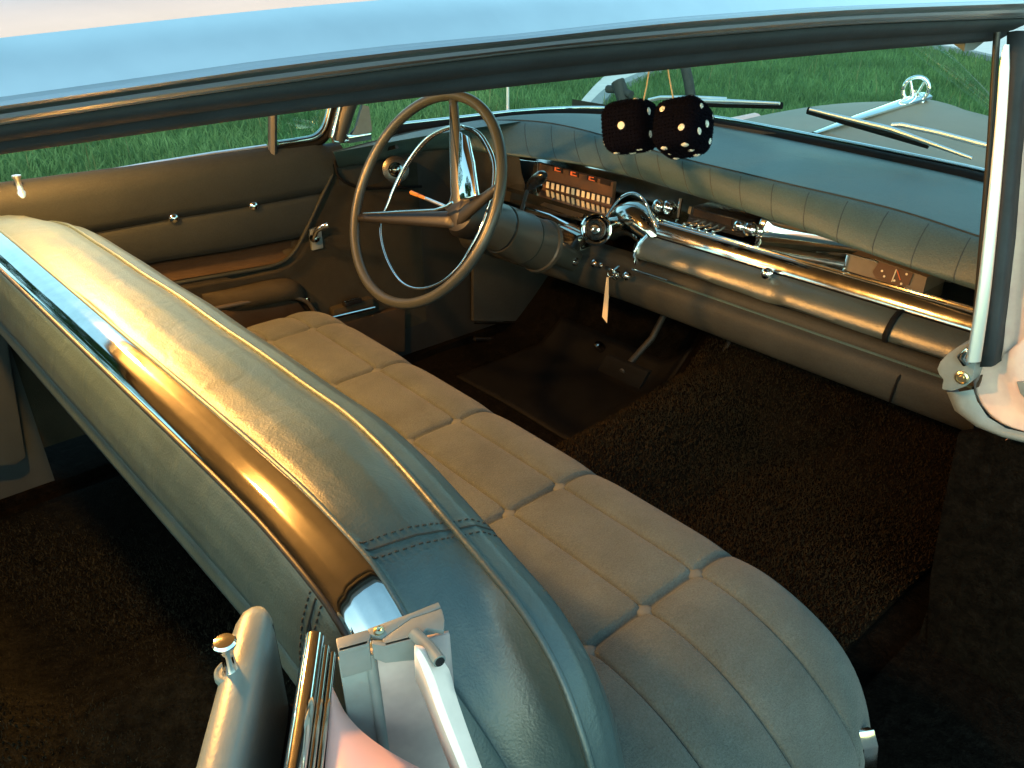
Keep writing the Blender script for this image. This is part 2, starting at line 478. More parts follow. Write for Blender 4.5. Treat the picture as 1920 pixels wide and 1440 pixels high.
def on_path(P):
    m = np.zeros(len(P), bool)
    for i in range(len(PATH_L) - 1):
        quad = [PATH_L[i], PATH_L[i+1], Vector(kr[i+1]), Vector(kr[i])]
        ins = np.ones(len(P), bool); sg = None
        cr = []
        for k in range(4):
            a, b = quad[k], quad[(k+1) % 4]
            cr.append((b[0]-a[0])*(P[:, 1]-a[1]) - (b[1]-a[1])*(P[:, 0]-a[0]))
        cr = np.array(cr); m |= (cr > 0).all(0) | (cr < 0).all(0)
    return m


def wedge(n):
    """points in the part of the lawn beyond the car, thinning with distance"""
    r = 4.6 + 15 * rng.uniform(0, 1, n)**1.5; a = rng.uniform(rad(10), rad(97), n)
    P = np.c_[r*np.cos(a), -1.13 + r*np.sin(a)]
    keep = ~((P[:, 0] > -2.6) & (P[:, 0] < 3.4) & (np.abs(P[:, 1]) < 1.3)) & ~on_path(P)
    return P[keep]


gr = blades('grass', 150000, wedge, .05, .13, .006, M['blade'], .8)
tag(gr, 'short green lawn grass beyond the car windows', kind='stuff')


def stalks(n):
    P = wedge(n); return P[np.linalg.norm(P, axis=1) < 14]


gs = blades('grass_stalks', 900, stalks, .14, .30, .004, M['stalk'], .25)
tag(gs, 'pale taller seed stalks scattered through the lawn', kind='stuff')


def tree(loc, H, Rr, label, seed):
    r = np.random.default_rng(seed)
    root = empty('tree', loc); tag(root, label, 'tree', 'trees beside the lawn')
    bm = bmesh.new(); b = Vector(loc)
    tube_bm(bm, spline([b, b + Vector((.1, 0, H*.3)), b + Vector((-.1, .1, H*.7))], 8), [.3, .26, .24, .21, .18, .15, .11, .06], 10)
    cl = []
    for k in range(11):
        a = r.uniform(0, 6.28); z = r.uniform(.32, .95); q = Rr * (1 - (abs(z - .55)/.6)**2) * r.uniform(.35, .95)
        c = b + Vector((math.cos(a)*q, math.sin(a)*q, H*z)); cl.append((c, Rr*r.uniform(.28, .45)))
        tube_bm(bm, [b + Vector((0, 0, H*(z-.18))), c], [.07, .015], 6)
    obj('trunk', bm, M['bark'], root)
    n = 520; V = []; F = []
    for c, q in cl:
        d = r.normal(size=(n, 3)); d /= np.linalg.norm(d, axis=1)[:, None]
        pts = np.array(c) + d * (q * r.uniform(.3, 1, n)**.6)[:, None]
        for p in pts:
            u = r.normal(size=3); u /= np.linalg.norm(u); v = np.cross(u, r.normal(size=3)); v /= np.linalg.norm(v)
            s = r.uniform(.08, .18); k = len(V)
            V += [tuple(p - u*s), tuple(p + v*s*.5), tuple(p + u*s), tuple(p - v*s*.5)]; F.append((k, k+1, k+2, k+3))
    pyd('crown', V, F, M['leaf'], root, False)


tree((-5.5, 15.5, 0), 9.5, 3.4, 'broad dark tree mirrored at the far end of the seat band', 3)
tree((-11.5, 13.0, 0), 8.0, 3.0, 'smaller dark tree behind the car, mirrored in the seat band', 4)

# far wood all round the lawn's edge, one dark mass
nW = 26000; aW = rng.uniform(rad(-12), rad(140), nW); rW = 44 + rng.uniform(-3, 3, nW)
hW = (6.0 + 2.2*np.sin(aW*9) + 1.4*np.sin(aW*23 + 1)) * rng.uniform(0, 1, nW)**.7
Vw = []; Fw = []
for a_, r_, h_ in zip(aW, rW, hW):
    c_ = np.array((r_*math.cos(a_), r_*math.sin(a_), h_)); u_ = rng.normal(size=3); u_ /= np.linalg.norm(u_); v_ = np.cross(u_, rng.normal(size=3)); v_ /= np.linalg.norm(v_)
    s_ = rng.uniform(.35, .7); k_ = len(Vw)
    Vw += [tuple(c_ - u_*s_), tuple(c_ + v_*s_*.5), tuple(c_ + u_*s_), tuple(c_ - v_*s_*.5)]; Fw.append((k_, k_+1, k_+2, k_+3))
tag(pyd('woodland', Vw, Fw, M['leaf'], None, False), 'far dark belt of woodland mirrored in the chrome', kind='stuff')

# two dark solids added for windshield reflections beyond the dice
b0 = px(1303, 205, 'z', 0); k = (b0 - CAM).length
t0 = px(1279, 100, 'x', b0.x)
pt = empty('streak', b0); tag(pt, 'slim dark leaning post added for a windshield reflection behind the hanging dice', 'streak')
tube('shaft', [b0 - Vector((0, 0, .1)), b0.lerp(t0, .5), t0], .052, M['reflected_dark'], pt, 8)
lathe('streak_cap', t0, (0, 0, 1), [(.055, -.01), (.062, .0), (.05, .03), (.01, .045)], M['reflected_dark'], pt, 12)
b1 = px(1178, 208, 'z', 0); t1 = px(1158, 152, 'x', b1.x)
pt = empty('blotch', b1); tag(pt, 'short dark stake with a side arm added for a windshield reflection beside the pale drive', 'blotch')
tube('shaft', [b1 - Vector((0, 0, .1)), px(1168, 180, 'x', b1.x), t1], .07, M['reflected_dark'], pt, 8)
tube('side_arm', [px(1139, 167, 'x', b1.x), px(1162, 168, 'x', b1.x), px(1184, 178, 'x', b1.x)], .04, M['reflected_dark'], pt, 8)

# ================================================================== the car
car = empty('car', (0, 0, 0))
tag(car, 'pale pink vintage hardtop car with its near doors open', 'car')

# ---- roof: three traced lines of the near roof edge, mirrored for the far side
L0 = [(-400, 348), (0, 293), (500, 222), (920, 170), (1300, 128), (1600, 99), (1870, 78), (1960, 72)]
L1 = [(-400, 292), (0, 233), (370, 177), (960, 100), (1210, 77), (1410, 60), (1610, 45), (1960, 32)]
L2 = [(-400, 236), (0, 182), (300, 140), (500, 112), (750, 83), (960, 64), (1210, 37), (1360, 25), (1560, 12), (1960, -2)]
L3 = [(-400, 116), (0, 71), (480, 20), (700, 1), (960, -18), (1360, -36), (1960, -48)]
US = list(range(-400, 1961, 40))


def line3(tab, y, sgn=1):
    pts = [px(u, sinterp(u, tab), 'y', y) for u in US]
    a = pts[0]
    pre = [Vector((x, a.y, a.z - .012*((a.x - x))**2)) for x in (-1.3, -1.0, -.7, -.4, -.15)]
    pts = [p for p in pre if p.x < a.x - .03] + pts
    return [Vector((p.x, p.y * sgn, p.z)) for p in pts]


def even(pts, n=60):
    xs = np.linspace(-1.3, 1.27, n); X = [p.x for p in pts]; Z = [p.z for p in pts]
    return [Vector((x, pts[0].y, float(np.interp(x, X, Z)))) for x in xs]


e0, e1, e2, e3 = even(line3(L0, -.665)), even(line3(L1, -.700)), even(line3(L2, -.716)), even(line3(L3, -.682))


def mir(p, s): return Vector((p.x, p.y * s, p.z))


for s in (1, -1):
    # wide bright moulding, convex
    secs = []
    for a, b in zip(e2, e3):
        row = []
        for t in np.linspace(0, 1, 9):
            p = a.lerp(b, t); bul = math.sin(math.pi*t)
            row.append(mir(p + Vector((0, -.0022*bul, .002*bul)), s))
        secs.append(row)
    o = loft('roof_moulding', secs, M['chrome_soft'], car)
    # drip rail: ridged strip between moulding and weatherstrip
    secs = []
    prof = [(0, 0), (.04, -.010), (.16, -.013), (.30, -.011), (.36, -.004), (.44, -.003), (.50, -.009), (.66, -.011), (.80, -.010), (.86, -.003), (.92, -.005), (1, -.002), (1.0, .012)]
    for a, b in zip(e2, e1):
        secs.append([mir(a.lerp(b, t) + Vector((0, d, 0)), s) for t, d in prof])
    autosmooth(loft('drip_rail', secs, M['satin'], car), 30)
    # weatherstrip: rounded black lip
    secs = []
    prof = [(0, .008), (.05, -.002), (.3, -.006), (.5, -.002), (.55, .001), (.7, -.004), (.92, -.002), (1, .006), (1.02, .03), (.6, .045)]
    for a, b in zip(e1, e0):
        secs.append([mir(a.lerp(b, t) + Vector((0, d, 0)), s) for t, d in prof])
    loft('roof_weatherstrip', secs, M['weather'], car)

secs = []
for p in e3:
    row = []
    for t in np.linspace(-1, 1, 33):
        y = p.y * -t
        row.append(Vector((p.x + max(0, (p.x - .9)/.37)*.2*(1 - abs(t)**2.5), t * abs(p.y), p.z + .085 * (1 - abs(t)**2.4))))
    secs.append(row)
thick(loft('roof_panel', secs, M['pink'], car), .003, -1)
secs = []
for p in e0:
    row = []
    for t in np.linspace(-1, 1, 25):
        row.append(Vector((p.x + max(0, (p.x - .9)/.37)*.19*(1 - abs(t)**2.5), t * .655, p.z + .012 + .075 * (1 - abs(t)**2.4))))
    secs.append(row)
thick(loft('headliner', secs, M['headliner'], car), .004, 1)
# front header and rear wall of the cabin (quarter panels, parcel shelf, rear seat) that shade the inside
bar('windshield_header', [(0, 0), (.05, .015), (.05, .06), (0, .07), (-.04, .05), (-.03, .0)], np.linspace(-.66, .66, 25), M['greyblue'], car,
    lambda y, x, z: Vector((1.46 + x - .24*(abs(y)/.66)**2.5, y, 1.385 + z - .075*(abs(y)/.66)**2.4)))
for s in (1, -1):
    prism('rear_quarter', [(-.95, s*.70, 1.36), (-1.45, s*.72, 1.30), (-1.75, s*.80, 1.0), (-1.75, s*.84, .35), (-.75, s*.84, .35), (-.80, s*.80, 1.0)], (0, s*.03, 0), M['pink'], car)
box('parcel_shelf', (-1.35, 0, .98), (.7, 1.56, .03), M['darkpanel'], car)
rs = bar('rear_seat', [(-1.05, .30), (-.62, .30), (-.56, .36), (-.57, .48), (-.63, .54), (-.95, .52), (-1.06, .96), (-1.14, 1.0), (-1.2, .95), (-1.15, .3)], np.linspace(-.74, .74, 9), M['leather'], car)

# ---- floor: footwells, tunnel, toe board
xs = list(np.linspace(-.75, 1.62, 50)) + list(np.linspace(1.66, 1.98, 14)); ysf = np.linspace(-.80, .80, 81)


def floor_z(x, y):
    z = .285
    tun = .13 if x > .45 else .10
    wv = .20 + .06 * max(0, min(1, (x - 1.2)/.6))
    t = abs(y + .06) / wv
    if t < 1: z += (tun + .08*max(0, (x - 1.2))) * ((0.5 + 0.5*math.cos(math.pi*t))**.8 if x > .45 else max(0, 1 - t)**.7)
    if x > 1.62: z += ((x - 1.62)**1.15) * 1.05
    if x < .5 and x > -.75:                                # raised rear floor pan step and wrinkles
        z += .07 / (1 + math.exp(-(-.02 + .25*y*0 - x)*40))
    z += .004*math.sin(17*x + 5*y)*math.sin(9*y - 4*x)
    return z


secs = [[Vector((x, y, floor_z(x, y))) for y in ysf] for x in xs]
flo = loft('floor_carpet', secs, M['carpet'], car)
# lighter brown tunnel cover, laid on the carpet
secs = [[Vector((x, y, floor_z(x, y) + .006 + (.002*math.sin(31*x)))) for y in np.linspace(-.72, .045 + .05*max(0, x - 1.2), 40)] for x in np.linspace(.98, 1.92, 50)]
thick(loft('passenger_carpet', secs, M['carpet_hump'], car), .006, 1)
secs = [[Vector((x, y, floor_z(x, y) + .006 + .003*math.sin(13*x + 7*y))) for y in np.linspace(-.74, .74, 60)] for x in np.linspace(-.72, .36, 40)]
thick(loft('rear_floor_carpet', secs, M['carpet_rear'], car), .006, 1)
secs = [[Vector((x, y, floor_z(x, y) + .008)) for y in np.linspace(.09, .62, 30)] for x in np.linspace(1.28, 1.72, 26)]
thick(loft('rubber_footwell_mat', secs, M['rubber'], car), .008, 1)


def carpet_pile(name, n, x0, x1, y0, y1, mt, h=.007):
    P = np.c_[rng.uniform(x0, x1, n), rng.uniform(y0, y1, n)]
    # worn patches: thin the pile out where a slow wave is low
    wv = np.sin(P[:, 0]*7 + 1)*np.sin(P[:, 1]*6) + .5*np.sin(P[:, 0]*17 + P[:, 1]*13)
    P = P[rng.uniform(-1.6, .9, n) < wv + .6]
    V = []; F = []
    A = rng.uniform(0, 6.283, len(P)); T = rng.uniform(-.5, .5, (len(P), 2)); Hh = rng.uniform(.6, 1.3, len(P))*h
    for (x, y), a, t, hh in zip(P, A, T, Hh):
        z = floor_z(x, y) + .010; c, s_ = math.cos(a)*.0016, math.sin(a)*.0016; k = len(V)
        V += [(x - c, y - s_, z), (x + c, y + s_, z), (x + t[0]*hh*1.4, y + t[1]*hh*1.4, z + hh)]; F.append((k, k + 1, k + 2))
    o = pyd(name, V, F, mt, car, False); o['kind'] = 'stuff'; return o


carpet_pile('carpet_pile', 70000, .97, 1.92, -.72, .04, M['pile_front'])
carpet_pile('carpet_pile', 60000, -.30, .36, -.70, .74, M['pile_rear'])
pyd('firewall', [(1.97, -.85, .25), (1.97, .85, .25), (1.97, .85, 1.0), (1.97, -.85, 1.0)], [(0, 1, 2, 3)], M['darkpanel'], car)
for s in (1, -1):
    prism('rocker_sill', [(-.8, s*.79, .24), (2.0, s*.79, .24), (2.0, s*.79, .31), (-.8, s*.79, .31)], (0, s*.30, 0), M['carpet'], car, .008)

# ---- hood, cowl, ornament
def hood_z(x, y):
    ay = abs(y)
    c = .985 + .03*math.exp(-((x - 2.58)/.35)**2) - .12*max(0, x - 2.62)**1.5*2
    ridge = .012*math.exp(-(y/.05)**2)
    side = -.062*(ay/.4)**1.7 if ay < .55 else -.1065 - .35*(ay - .55)
    return c + ridge + side


hx = np.linspace(2.06, 3.05, 34); hy = np.linspace(-.80, .80, 61)
thick(loft('hood', [[Vector((x, y, hood_z(x, y))) for y in hy] for x in hx], M['hoodpaint'], car), .004, -1)
WB = [(-.80, 1.30), (-.79, 1.62), (-.74, 1.74), (-.68, 1.84), (-.5, 1.915), (-.3, 1.955), (0, 1.985), (.3, 2.0), (.5, 1.955), (.68, 1.865), (.74, 1.76), (.79, 1.62)]


def wbx(y): return sinterp(y, [(a, b) for a, b in [(-.79, 1.58), (-.74, 1.72), (-.66, 1.83), (-.5, 1.905), (-.3, 1.945), (0, 1.985), (.32, 2.01), (.5, 1.96), (.66, 1.87), (.74, 1.76), (.79, 1.62)]])


secs = [[Vector((wbx(y) + .02 + (2.10 - wbx(y) - .02)*t, y, .965 - .01*t + .02*math.sin(math.pi*t) - .05*(abs(y)/.8)**2*t)) for t in np.linspace(0, 1, 8)] for y in np.linspace(-.79, .79, 50)]
thick(loft('cowl_panel', secs, M['hoodpaint'], car), .004, -1)
for s in (1, -1):
    secs = []
    for x in np.linspace(1.25, 3.15, 30):
        secs.append([Vector((x, s*(.835 + .18*t), .765 + .05*math.sin(math.pi*min(1, t*1.2)) - .25*max(0, t - .6))) for t in np.linspace(0, 1, 10)])
    loft('front_fender', secs, M['pink'], car)
orn = px(1712, 190, 'y', 0)
ob = Vector((orn.x, 0, hood_z(orn.x, 0)))
ho = tube('hood_ornament', [Vector((2.03, 0, hood_z(2.03, 0) + .004)), Vector((2.25, 0, hood_z(2.25, 0) + .008)), Vector((ob.x + .06, 0, ob.z + .008))], [.006, .014, .024], M['chrome'], car, 10, flat=(.5, 1.25), sm=None)
rc = Vector((ob.x, 0, px(1712, 167, 'x', ob.x).z))
rr = abs(px(1712, 140, 'x', ob.x).z - rc.z)
vd = (CAM - rc); vd.z = 0; ax = Vector((-.93, -.37, 0))
obj('ring', ring_bm(bmesh.new(), rc, ax, rr - .005, .0060, n=40, m=10), M['chrome'], ho)
tube('ring_stem', [ob + Vector((.02, 0, .0)), ob + Vector((0, 0, .02)), rc - Vector((0, 0, rr - .008))], [.026, .013, .009], M['chrome'], ho, 10)
sx = ax.cross(Vector((0, 0, 1))).normalized()
for d in (1, -1):
    tube('emblem_stroke', [rc + Vector((0, 0, -rr*.78)), rc + sx*d*rr*.48 + Vector((0, 0, rr*.55))], [.0045, .0038], M['chrome'], ho, 8, flat=(1, .6))

# ---- windshield glass, gasket, bright reveal line
ys = np.linspace(-.775, .775, 60)
rows = []
for t in np.linspace(0, 1, 10):
    rows.append([Vector((wbx(y)*(1 - t) + (1.47 - .27*(abs(y)/.7)**3)*t + .05*math.sin(math.pi*t), y*(1 - .14*t), .985 + (.40 - .07*(abs(y)/.775)**2.4)*t)) for y in ys])
loft('windshield', rows, M['glass'], car)
gp = [Vector((1.32, -.80, .99)), Vector((1.45, -.80, .988))] + [Vector((wbx(y) - .012, y*.995, .988)) for y in np.linspace(-.785, .785, 80)] + [Vector((1.42, .80, .99)), Vector((1.24, .805, .995))]
tube('windshield_gasket', gp, .017, M['rubber'], car, 10, up=(0, 0, 1))
tube('windshield_reveal_moulding', [p + Vector((.022, 0, .017)) for p in gp], .0055, M['chrome'], car, 8)

# ---- wipers
def wiper(holder, blade, arm, x):
    wo = empty('wiper', px(*holder[0], 'x', x)); wo.parent = car
    P = [px(*p, 'x', x) for p in holder]
    tube('blade_holder', P, [.004, .007, .004], M['chrome_soft'], wo, 8, flat=(1, .7), sm=None)
    tube('blade', [px(*p, 'x', x + .015) for p in blade], .0075, M['rubber'], wo, 8, flat=(1.2, .6))
    tube('arm', [px(*p, 'x', x + .02) for p in arm], [.006]*len(arm), M['chrome_soft'], wo, 8, flat=(1, .6))


wiper([(1280, 188), (1360, 190), (1462, 194)], [(1262, 192), (1360, 196), (1467, 198)], [(1216, 188), (1238, 183), (1300, 183), (1362, 186)], 2.03)
wiper([(1518, 205), (1670, 242), (1822, 297)], [(1514, 207), (1640, 243), (1742, 272)], [(1672, 235), (1690, 234), (1760, 249), (1862, 276)], 1.93)
fa = px(952, 212, 'y', 1.02)
an = tube('radio_antenna', [px(952, 225, 'y', 1.02), px(952, 160, 'y', 1.02), px(951, 60, 'y', 1.02)], [.005, .0045, .003], M['white'], car, 8)

# ---- A pillars: near one with bright strip, black seal and worn pink hinge post
YA = -.735
pa = [px(*q, 'x', 1.20) for q in ((1870, 60), (1868, 80), (1858, 250), (1842, 450), (1826, 640))]
tube('pillar_trim', pa, .0045, M['darkpanel'], car, 8)
st = [px(*q, 'x', 1.19) for q in ((1887, 84), (1876, 240), (1859, 420), (1843, 560), (1825, 678))]
tube('pillar_bright_strip', spline(st, 16), [.004] + [.0065 + .0045*i/15 for i in range(15)], M['strip'], car, 12, up=(-.5, -.4, .77), flat=(.35, 1))
sea = [(1888, 60, 1960), (1886, 160, 1918), (1876, 300, 1905), (1862, 450, 1893), (1849, 590, 1878), (1838, 685, 1866)]
secs = []
for u0, v, u1 in sea:
    a = px(u0, v, 'x', 1.215); b = px(u1, v, 'x', 1.215)
    secs.append([a + Vector((.03, 0, 0)), a, a.lerp(b, .12) + Vector((-.008, 0, 0)), a.lerp(b, .88) + Vector((-.008, 0, 0)), b, b + Vector((.03, 0, 0))])
loft('pillar_seal', secs, M['weather'], car, closed=True, caps=True)
# hinge post: worn pink, curving into the lower body
hp_in = [(1960, 40), (1922, 150), (1908, 300), (1894, 450), (1880, 590), (1868, 682), (1832, 690), (1822, 722), (1828, 748), (1850, 780), (1885, 802), (1930, 815), (1990, 822)]
hp_out = [(2050, 40), (2030, 150), (2020, 300), (2010, 450), (2005, 590), (2000, 670), (1995, 690), (1990, 705), (1985, 715), (1985, 730), (1985, 745), (1990, 760), (2010, 770)]
secs = []
for a, b in zip(spline([Vector((*p, 0)) for p in hp_in], 40), spline([Vector((*p, 0)) for p in hp_out], 40)):
    A = px(a.x, a.y, 'x', 1.235); B = px(b.x, b.y, 'x', 1.235)
    secs.append([A + Vector((.05, .004, 0)), A + Vector((.006, 0, 0)), A.lerp(B, .06)] + [A.lerp(B, t) + Vector((.012*math.sin(9*t), 0, 0)) for t in (.2, .4, .6, .8, 1)] + [B + Vector((.05, 0, 0))])
loft('hinge_post', secs, M['pink_worn'], car)
secs = []
for (u0, v0), (u1, v1) in zip([(1775, 735), (1790, 770), (1830, 800), (1880, 820), (1960, 840), (2050, 850)], [(1825, 730), (1832, 752), (1852, 782), (1886, 803), (1960, 820), (2050, 825)]):
    A = px(u0, v0, 'x', 1.225); B = px(u1, v1, 'x', 1.232)
    secs.append([A + Vector((.05, .01, 0)), A, A.lerp(B, .5) + Vector((-.006, 0, 0)), B])
loft('hinge_post_inner_edge', secs, M['greyblue'], car)
prism('rust_spot', [px(*q, 'x', 1.228) for q in ((1838, 704), (1841, 704), (1838, 716), (1834, 726), (1830, 727), (1831, 718), (1835, 712))], (.004, 0, 0), mat('rust', (.05, .025, .012), .9), car)
prism('rear_door_striker', [px(*q, 'x', 1.225) for q in ((1905, 716), (1960, 712), (1960, 760), (1925, 752), (1912, 738))], (.012, 0, 0), M['greyblue'], car, .002)
# grey cast base of the pillar with its bolt
bp = [(1832, 636), (1800, 648), (1778, 662), (1762, 678), (1756, 692), (1760, 703), (1768, 712), (1766, 722), (1765, 731), (1785, 734), (1808, 726), (1820, 717), (1826, 700), (1828, 684), (1834, 660)]
br = prism('pillar_base_bracket', [px(*q, 'x', 1.205) for q in bp], (.035, 0, 0), M['greyblue'], car, .0035)
bc = px(1804, 708, 'x', 1.203)
lathe('bolt', bc, (-1, 0, 0), [(.010, -.002), (.010, .002), (.0075, .0035), (.007, .002), (.004, .002), (.0035, .0045), (.001, .0045)], M['screw'], br, 20)
cf = px(1812, 674, 'x', 1.198)
tube('strip_ferrule', [px(1818, 655, 'x', 1.198), px(1806, 670, 'x', 1.196), px(1812, 683, 'x', 1.198)], [.006, .009, .006], M['chrome_worn'], br, 10)

# ---- far A pillar, vent window frame of the far side
YF = .80
def fy(u, v, y=YF): return px(u, v, 'y', y)
tube('windshield_pillar', [fy(668, 150, .78), fy(645, 215, .78), fy(632, 262, .79)], .022, M['darkpanel'], car, 10, flat=(1, 1.2))
tube('pillar_bright_edge', spline([fy(648, 150, .77), fy(634, 212, .77), fy(624, 256, .77), fy(626, 266, .77), fy(660, 262, .77)], 20), .0045, M['chrome'], car, 8)
tube('pillar_bright_line', spline([fy(672, 150, .765), fy(658, 205, .765), fy(645, 245, .765), fy(652, 257, .765)], 16), .003, M['chrome'], car, 8)
prism('pillar_plate', [fy(*q, .785) for q in ((648, 266), (655, 252), (688, 250), (698, 246), (692, 200), (680, 196), (668, 240))], (0, .01, 0), M['greyblue'], car)
box('windshield_corner_trim', fy(672, 258, .775), (.07, .02, .018), M['chrome'], car)

# ================================================================== front bench seat
seat = empty('bench_seat', (.6, 0, .30))
tag(seat, 'long front bench seat with buttoned beige cushion and grey leather back', 'car seat')
dark_thread = mat('dark_thread', (.02, .02, .018), .9)
ROWS = (.823, .706, .590); GRV = (-.60, -.30, 0, .30, .60)


def seat_end(ay):                                # the cushion rolls down towards both ends
    return .135 * max(0, (ay - .62)/.285)**2.2


def xfront(ay):
    q = max(0, ay - .76) / .148
    return .962 - .16 * (1 - math.sqrt(max(0, 1 - min(1, q)**2.4)))


def cush_top(x, y):
    ay = abs(y); xf = xfront(ay)
    z = .600 - seat_end(ay)
    # quilting
    gx = min(abs(x - r) for r in ROWS); gy = min(abs(y - g) for g in GRV)
    fe = max(0, 1 - max(0, ay - .66)/.2)
    z += .0050 * (1 - math.exp(-(gx/.014)**2)) * (1 - math.exp(-(gy/.035)**2)) - .002
    z -= .0075 * math.exp(-(gx/.0024)**2)
    if x < .845 + .05: z -= .008 * math.exp(-(gy/.006)**2)
    else: z -= .008 * math.exp(-(gy/.006)**2) * max(0, 1 - (x - .895)/.05)
    z -= .005 * math.exp(-(gx*gx + gy*gy)/.016**2)
    # front roll
    q = (x - (xf - .115)) / .115
    if q > 0: z -= .085 * q**2.6
    z -= .02*max(0, .62 - x)**1                    # cushion dips to the back
    return z


yy = sorted(set(list(np.linspace(-.905, .905, 190)) + [g + d for g in GRV for d in (-.016, -.008, -.003, 0, .003, .008, .016)]))
secs = []
for y in yy:
    ay = abs(y); xf = xfront(ay)
    sx_ = [.40]
    for r in ROWS[::-1]: sx_ += list(np.linspace(sx_[-1], r - .012, 12))[1:] + [r + d for d in (-.008, -.005, -.003, -.0018, -.0008, 0, .0008, .0018, .003, .005, .008, .012)]
    sx_ += list(np.linspace(.835, .962, 30))[1:]
    kf = (xf - .80)/(.962 - .80)
    xs_ = [x if x < .80 else .80 + (x - .80)*kf for x in sx_]
    row = [Vector((x, y, cush_top(x, y))) for x in xs_]
    e = row[-1]
    for dx, dz in ((.006, -.012), (.008, -.03), (.006, -.055)):
        row.append(Vector((e.x + dx, y, e.z + dz)))
    secs.append(row)


def wrap_end(row, s):                            # end face of the cushion
    out = []
    for k, (dy, dz) in enumerate(((.010, -.012), (.014, -.032), (.012, -.055))):
        out.append([Vector((p.x, p.y + s*dy, p.z + dz)) for p in row])
    return out


secs = wrap_end(secs[0], -1)[::-1] + secs + wrap_end(secs[-1], 1)
cu = loft('cushion', secs, M['fabric'], seat)
# piping round the cushion's lower edge and the valance under it
path_e = []
for y in np.linspace(.89, -.89, 70): path_e.append((xfront(abs(y)) + .007, y))
path_e = [(.42, .917)] + [(x, .917) for x in np.linspace(.5, xfront(.89), 6)][:-1] + path_e + [(x, -.917) for x in np.linspace(xfront(.89), .5, 6)][1:] + [(.42, -.917)]


def edge_z(x, y):
    xx = min(max(x, .40), xfront(min(abs(y), .905))); return cush_top(xx, max(-.905, min(.905, y))) - .06


tube('cushion_piping', [Vector((x, y, edge_z(x, y))) for x, y in path_e], .006, M['leather'], seat, 8)
loft('valance', [[Vector((x, y, edge_z(x, y) - .002)), Vector((x - .006, y*.995, edge_z(x, y) - .05)), Vector((x - .03, y*.975, .33))] for x, y in path_e], M['leather'], seat)
vp = px(1636, 1400, 'x', xfront(.72) - .005)
prism('side_shield', [px(*q, 'x', .86) for q in ((1628, 1362), (1640, 1368), (1648, 1400), (1645, 1440), (1635, 1480), (1610, 1480), (1618, 1420))], (-.02, .012, 0), M['chrome_worn'], seat, .002)
for r in ROWS:
    tube('cushion_seam', [Vector((r, y, cush_top(r, y) + .0006)) for y in np.linspace(-.895, .895, 160)], .0013, dark_thread, seat, 5)
bm0 = lathe_bm(bmesh.new(), (0, 0, 0), (0, 0, 1), [(.0145, -.006), (.0145, .001), (.0125, .0045), (.007, .0062), (.0005, .0066)], 20)
bme = bpy.data.meshes.new('button'); bmesh.ops.recalc_face_normals(bm0, faces=bm0.faces[:]); bm0.to_mesh(bme); bm0.free()
bme.materials.append(M['button'])
for p in bme.polygons: p.use_smooth = True
for r in ROWS:
    for g in GRV:
        b = obj('button', bme, None, seat)
        b.location = Vector((r, g, cush_top(r, g) + .0085)); b.rotation_euler = (rng.uniform(-.08, .08), rng.uniform(-.08, .08), 0)

# ---- back rest: profile (x,z) swept across the car
BP = [(.505, .560), (.475, .68), (.455, .78), (.446, .85), (.437, .900), (.420, .936), (.398, .954), (.372, .962),      # front face up to the piping (index 7)
      (.350, .974), (.320, .984), (.288, .988), (.262, .987), (.252, .985),                                               # leather top up to the band
      (.243, .9850), (.230, .9835), (.218, .980), (.2075, .974),                                                          # band (indices 13-16)
      (.198, .964), (.188, .940), (.181, .908), (.179, .880), (.185, .868), (.190, .862),                               # rear roll
      (.184, .853), (.181, .838), (.187, .818), (.205, .803), (.26, .785), (.32, .72), (.35, .55), (.38, .34)]
DZ = [(0, 0), (.42, 0), (.52, .004), (.60, .014), (.68, .036), (.74, .055), (.78, .075), (.81, .10), (.835, .135), (.85, .18)]
DXn = [(0, 0), (.38, 0), (.5, -.009), (.6, -.018), (.68, -.020), (.78, -.022), (.86, -.03)]


def back_pt(i, y):
    """point i (float) of the profile at station y"""
    x, z = (np.interp(i, range(len(BP)), [b[k] for b in BP]) for k in (0, 1))
    ay = abs(y)
    dz = sinterp(ay, DZ)
    wz = 1.0 if i < 8 else max(.55, 1 - (i - 8)*.09)
    if y > 0: dz *= .55
    if z < .9: wz = wz*max(0, (z - .34)/.56)
    z = z - dz*wz
    ex = max(0, (ay - (.64 if y < 0 else .74))/(.204 if y < 0 else .13))
    ex2 = max(0, (ay - .55)/.27)
    if y < 0 and 7 < i < 12.4: z -= .17*ex2**2*math.sin(math.pi*min(1, (i - 7)/5.4))*(1 if ay < .72 else max(0, 1 - (ay - .72)/.1))*.55
    if i > 7 and z > .45: z -= .24*min(1, ex)**2*min(1, (i - 7)/3.5)*max(0, min(1, (z - .45)/.3))
    x += -.032*(max(y, -.53) + .38)
    if y < -.38: x += (sinterp(-y, DXn) - (.0048 if y < -.53 else -.032*(y + .38)))*max(0, min(1, (12 - i)/5))
    # ends pull together front to back
    e = max(0, (ay - .70)/.16)
    xm = .31; x = x + (xm - x)*.30*e**2
    e2_ = max(0, (ay - .70)/.15)
    if x < .34: x += (.34 - x)*min(.8, .75*e2_**1.4)
    # loose leather: gentle waves
    if i < 12 and i > 2: z += .0018*math.sin(9*y + 1.3) + .001*math.sin(23*y)
    return Vector((x, y, z))


ysb = np.concatenate([np.linspace(-.853, -.70, 22), np.linspace(-.69, .70, 80), np.linspace(.71, .85, 18)])
fin = lambda a, b, n: list(np.linspace(a, b, n))


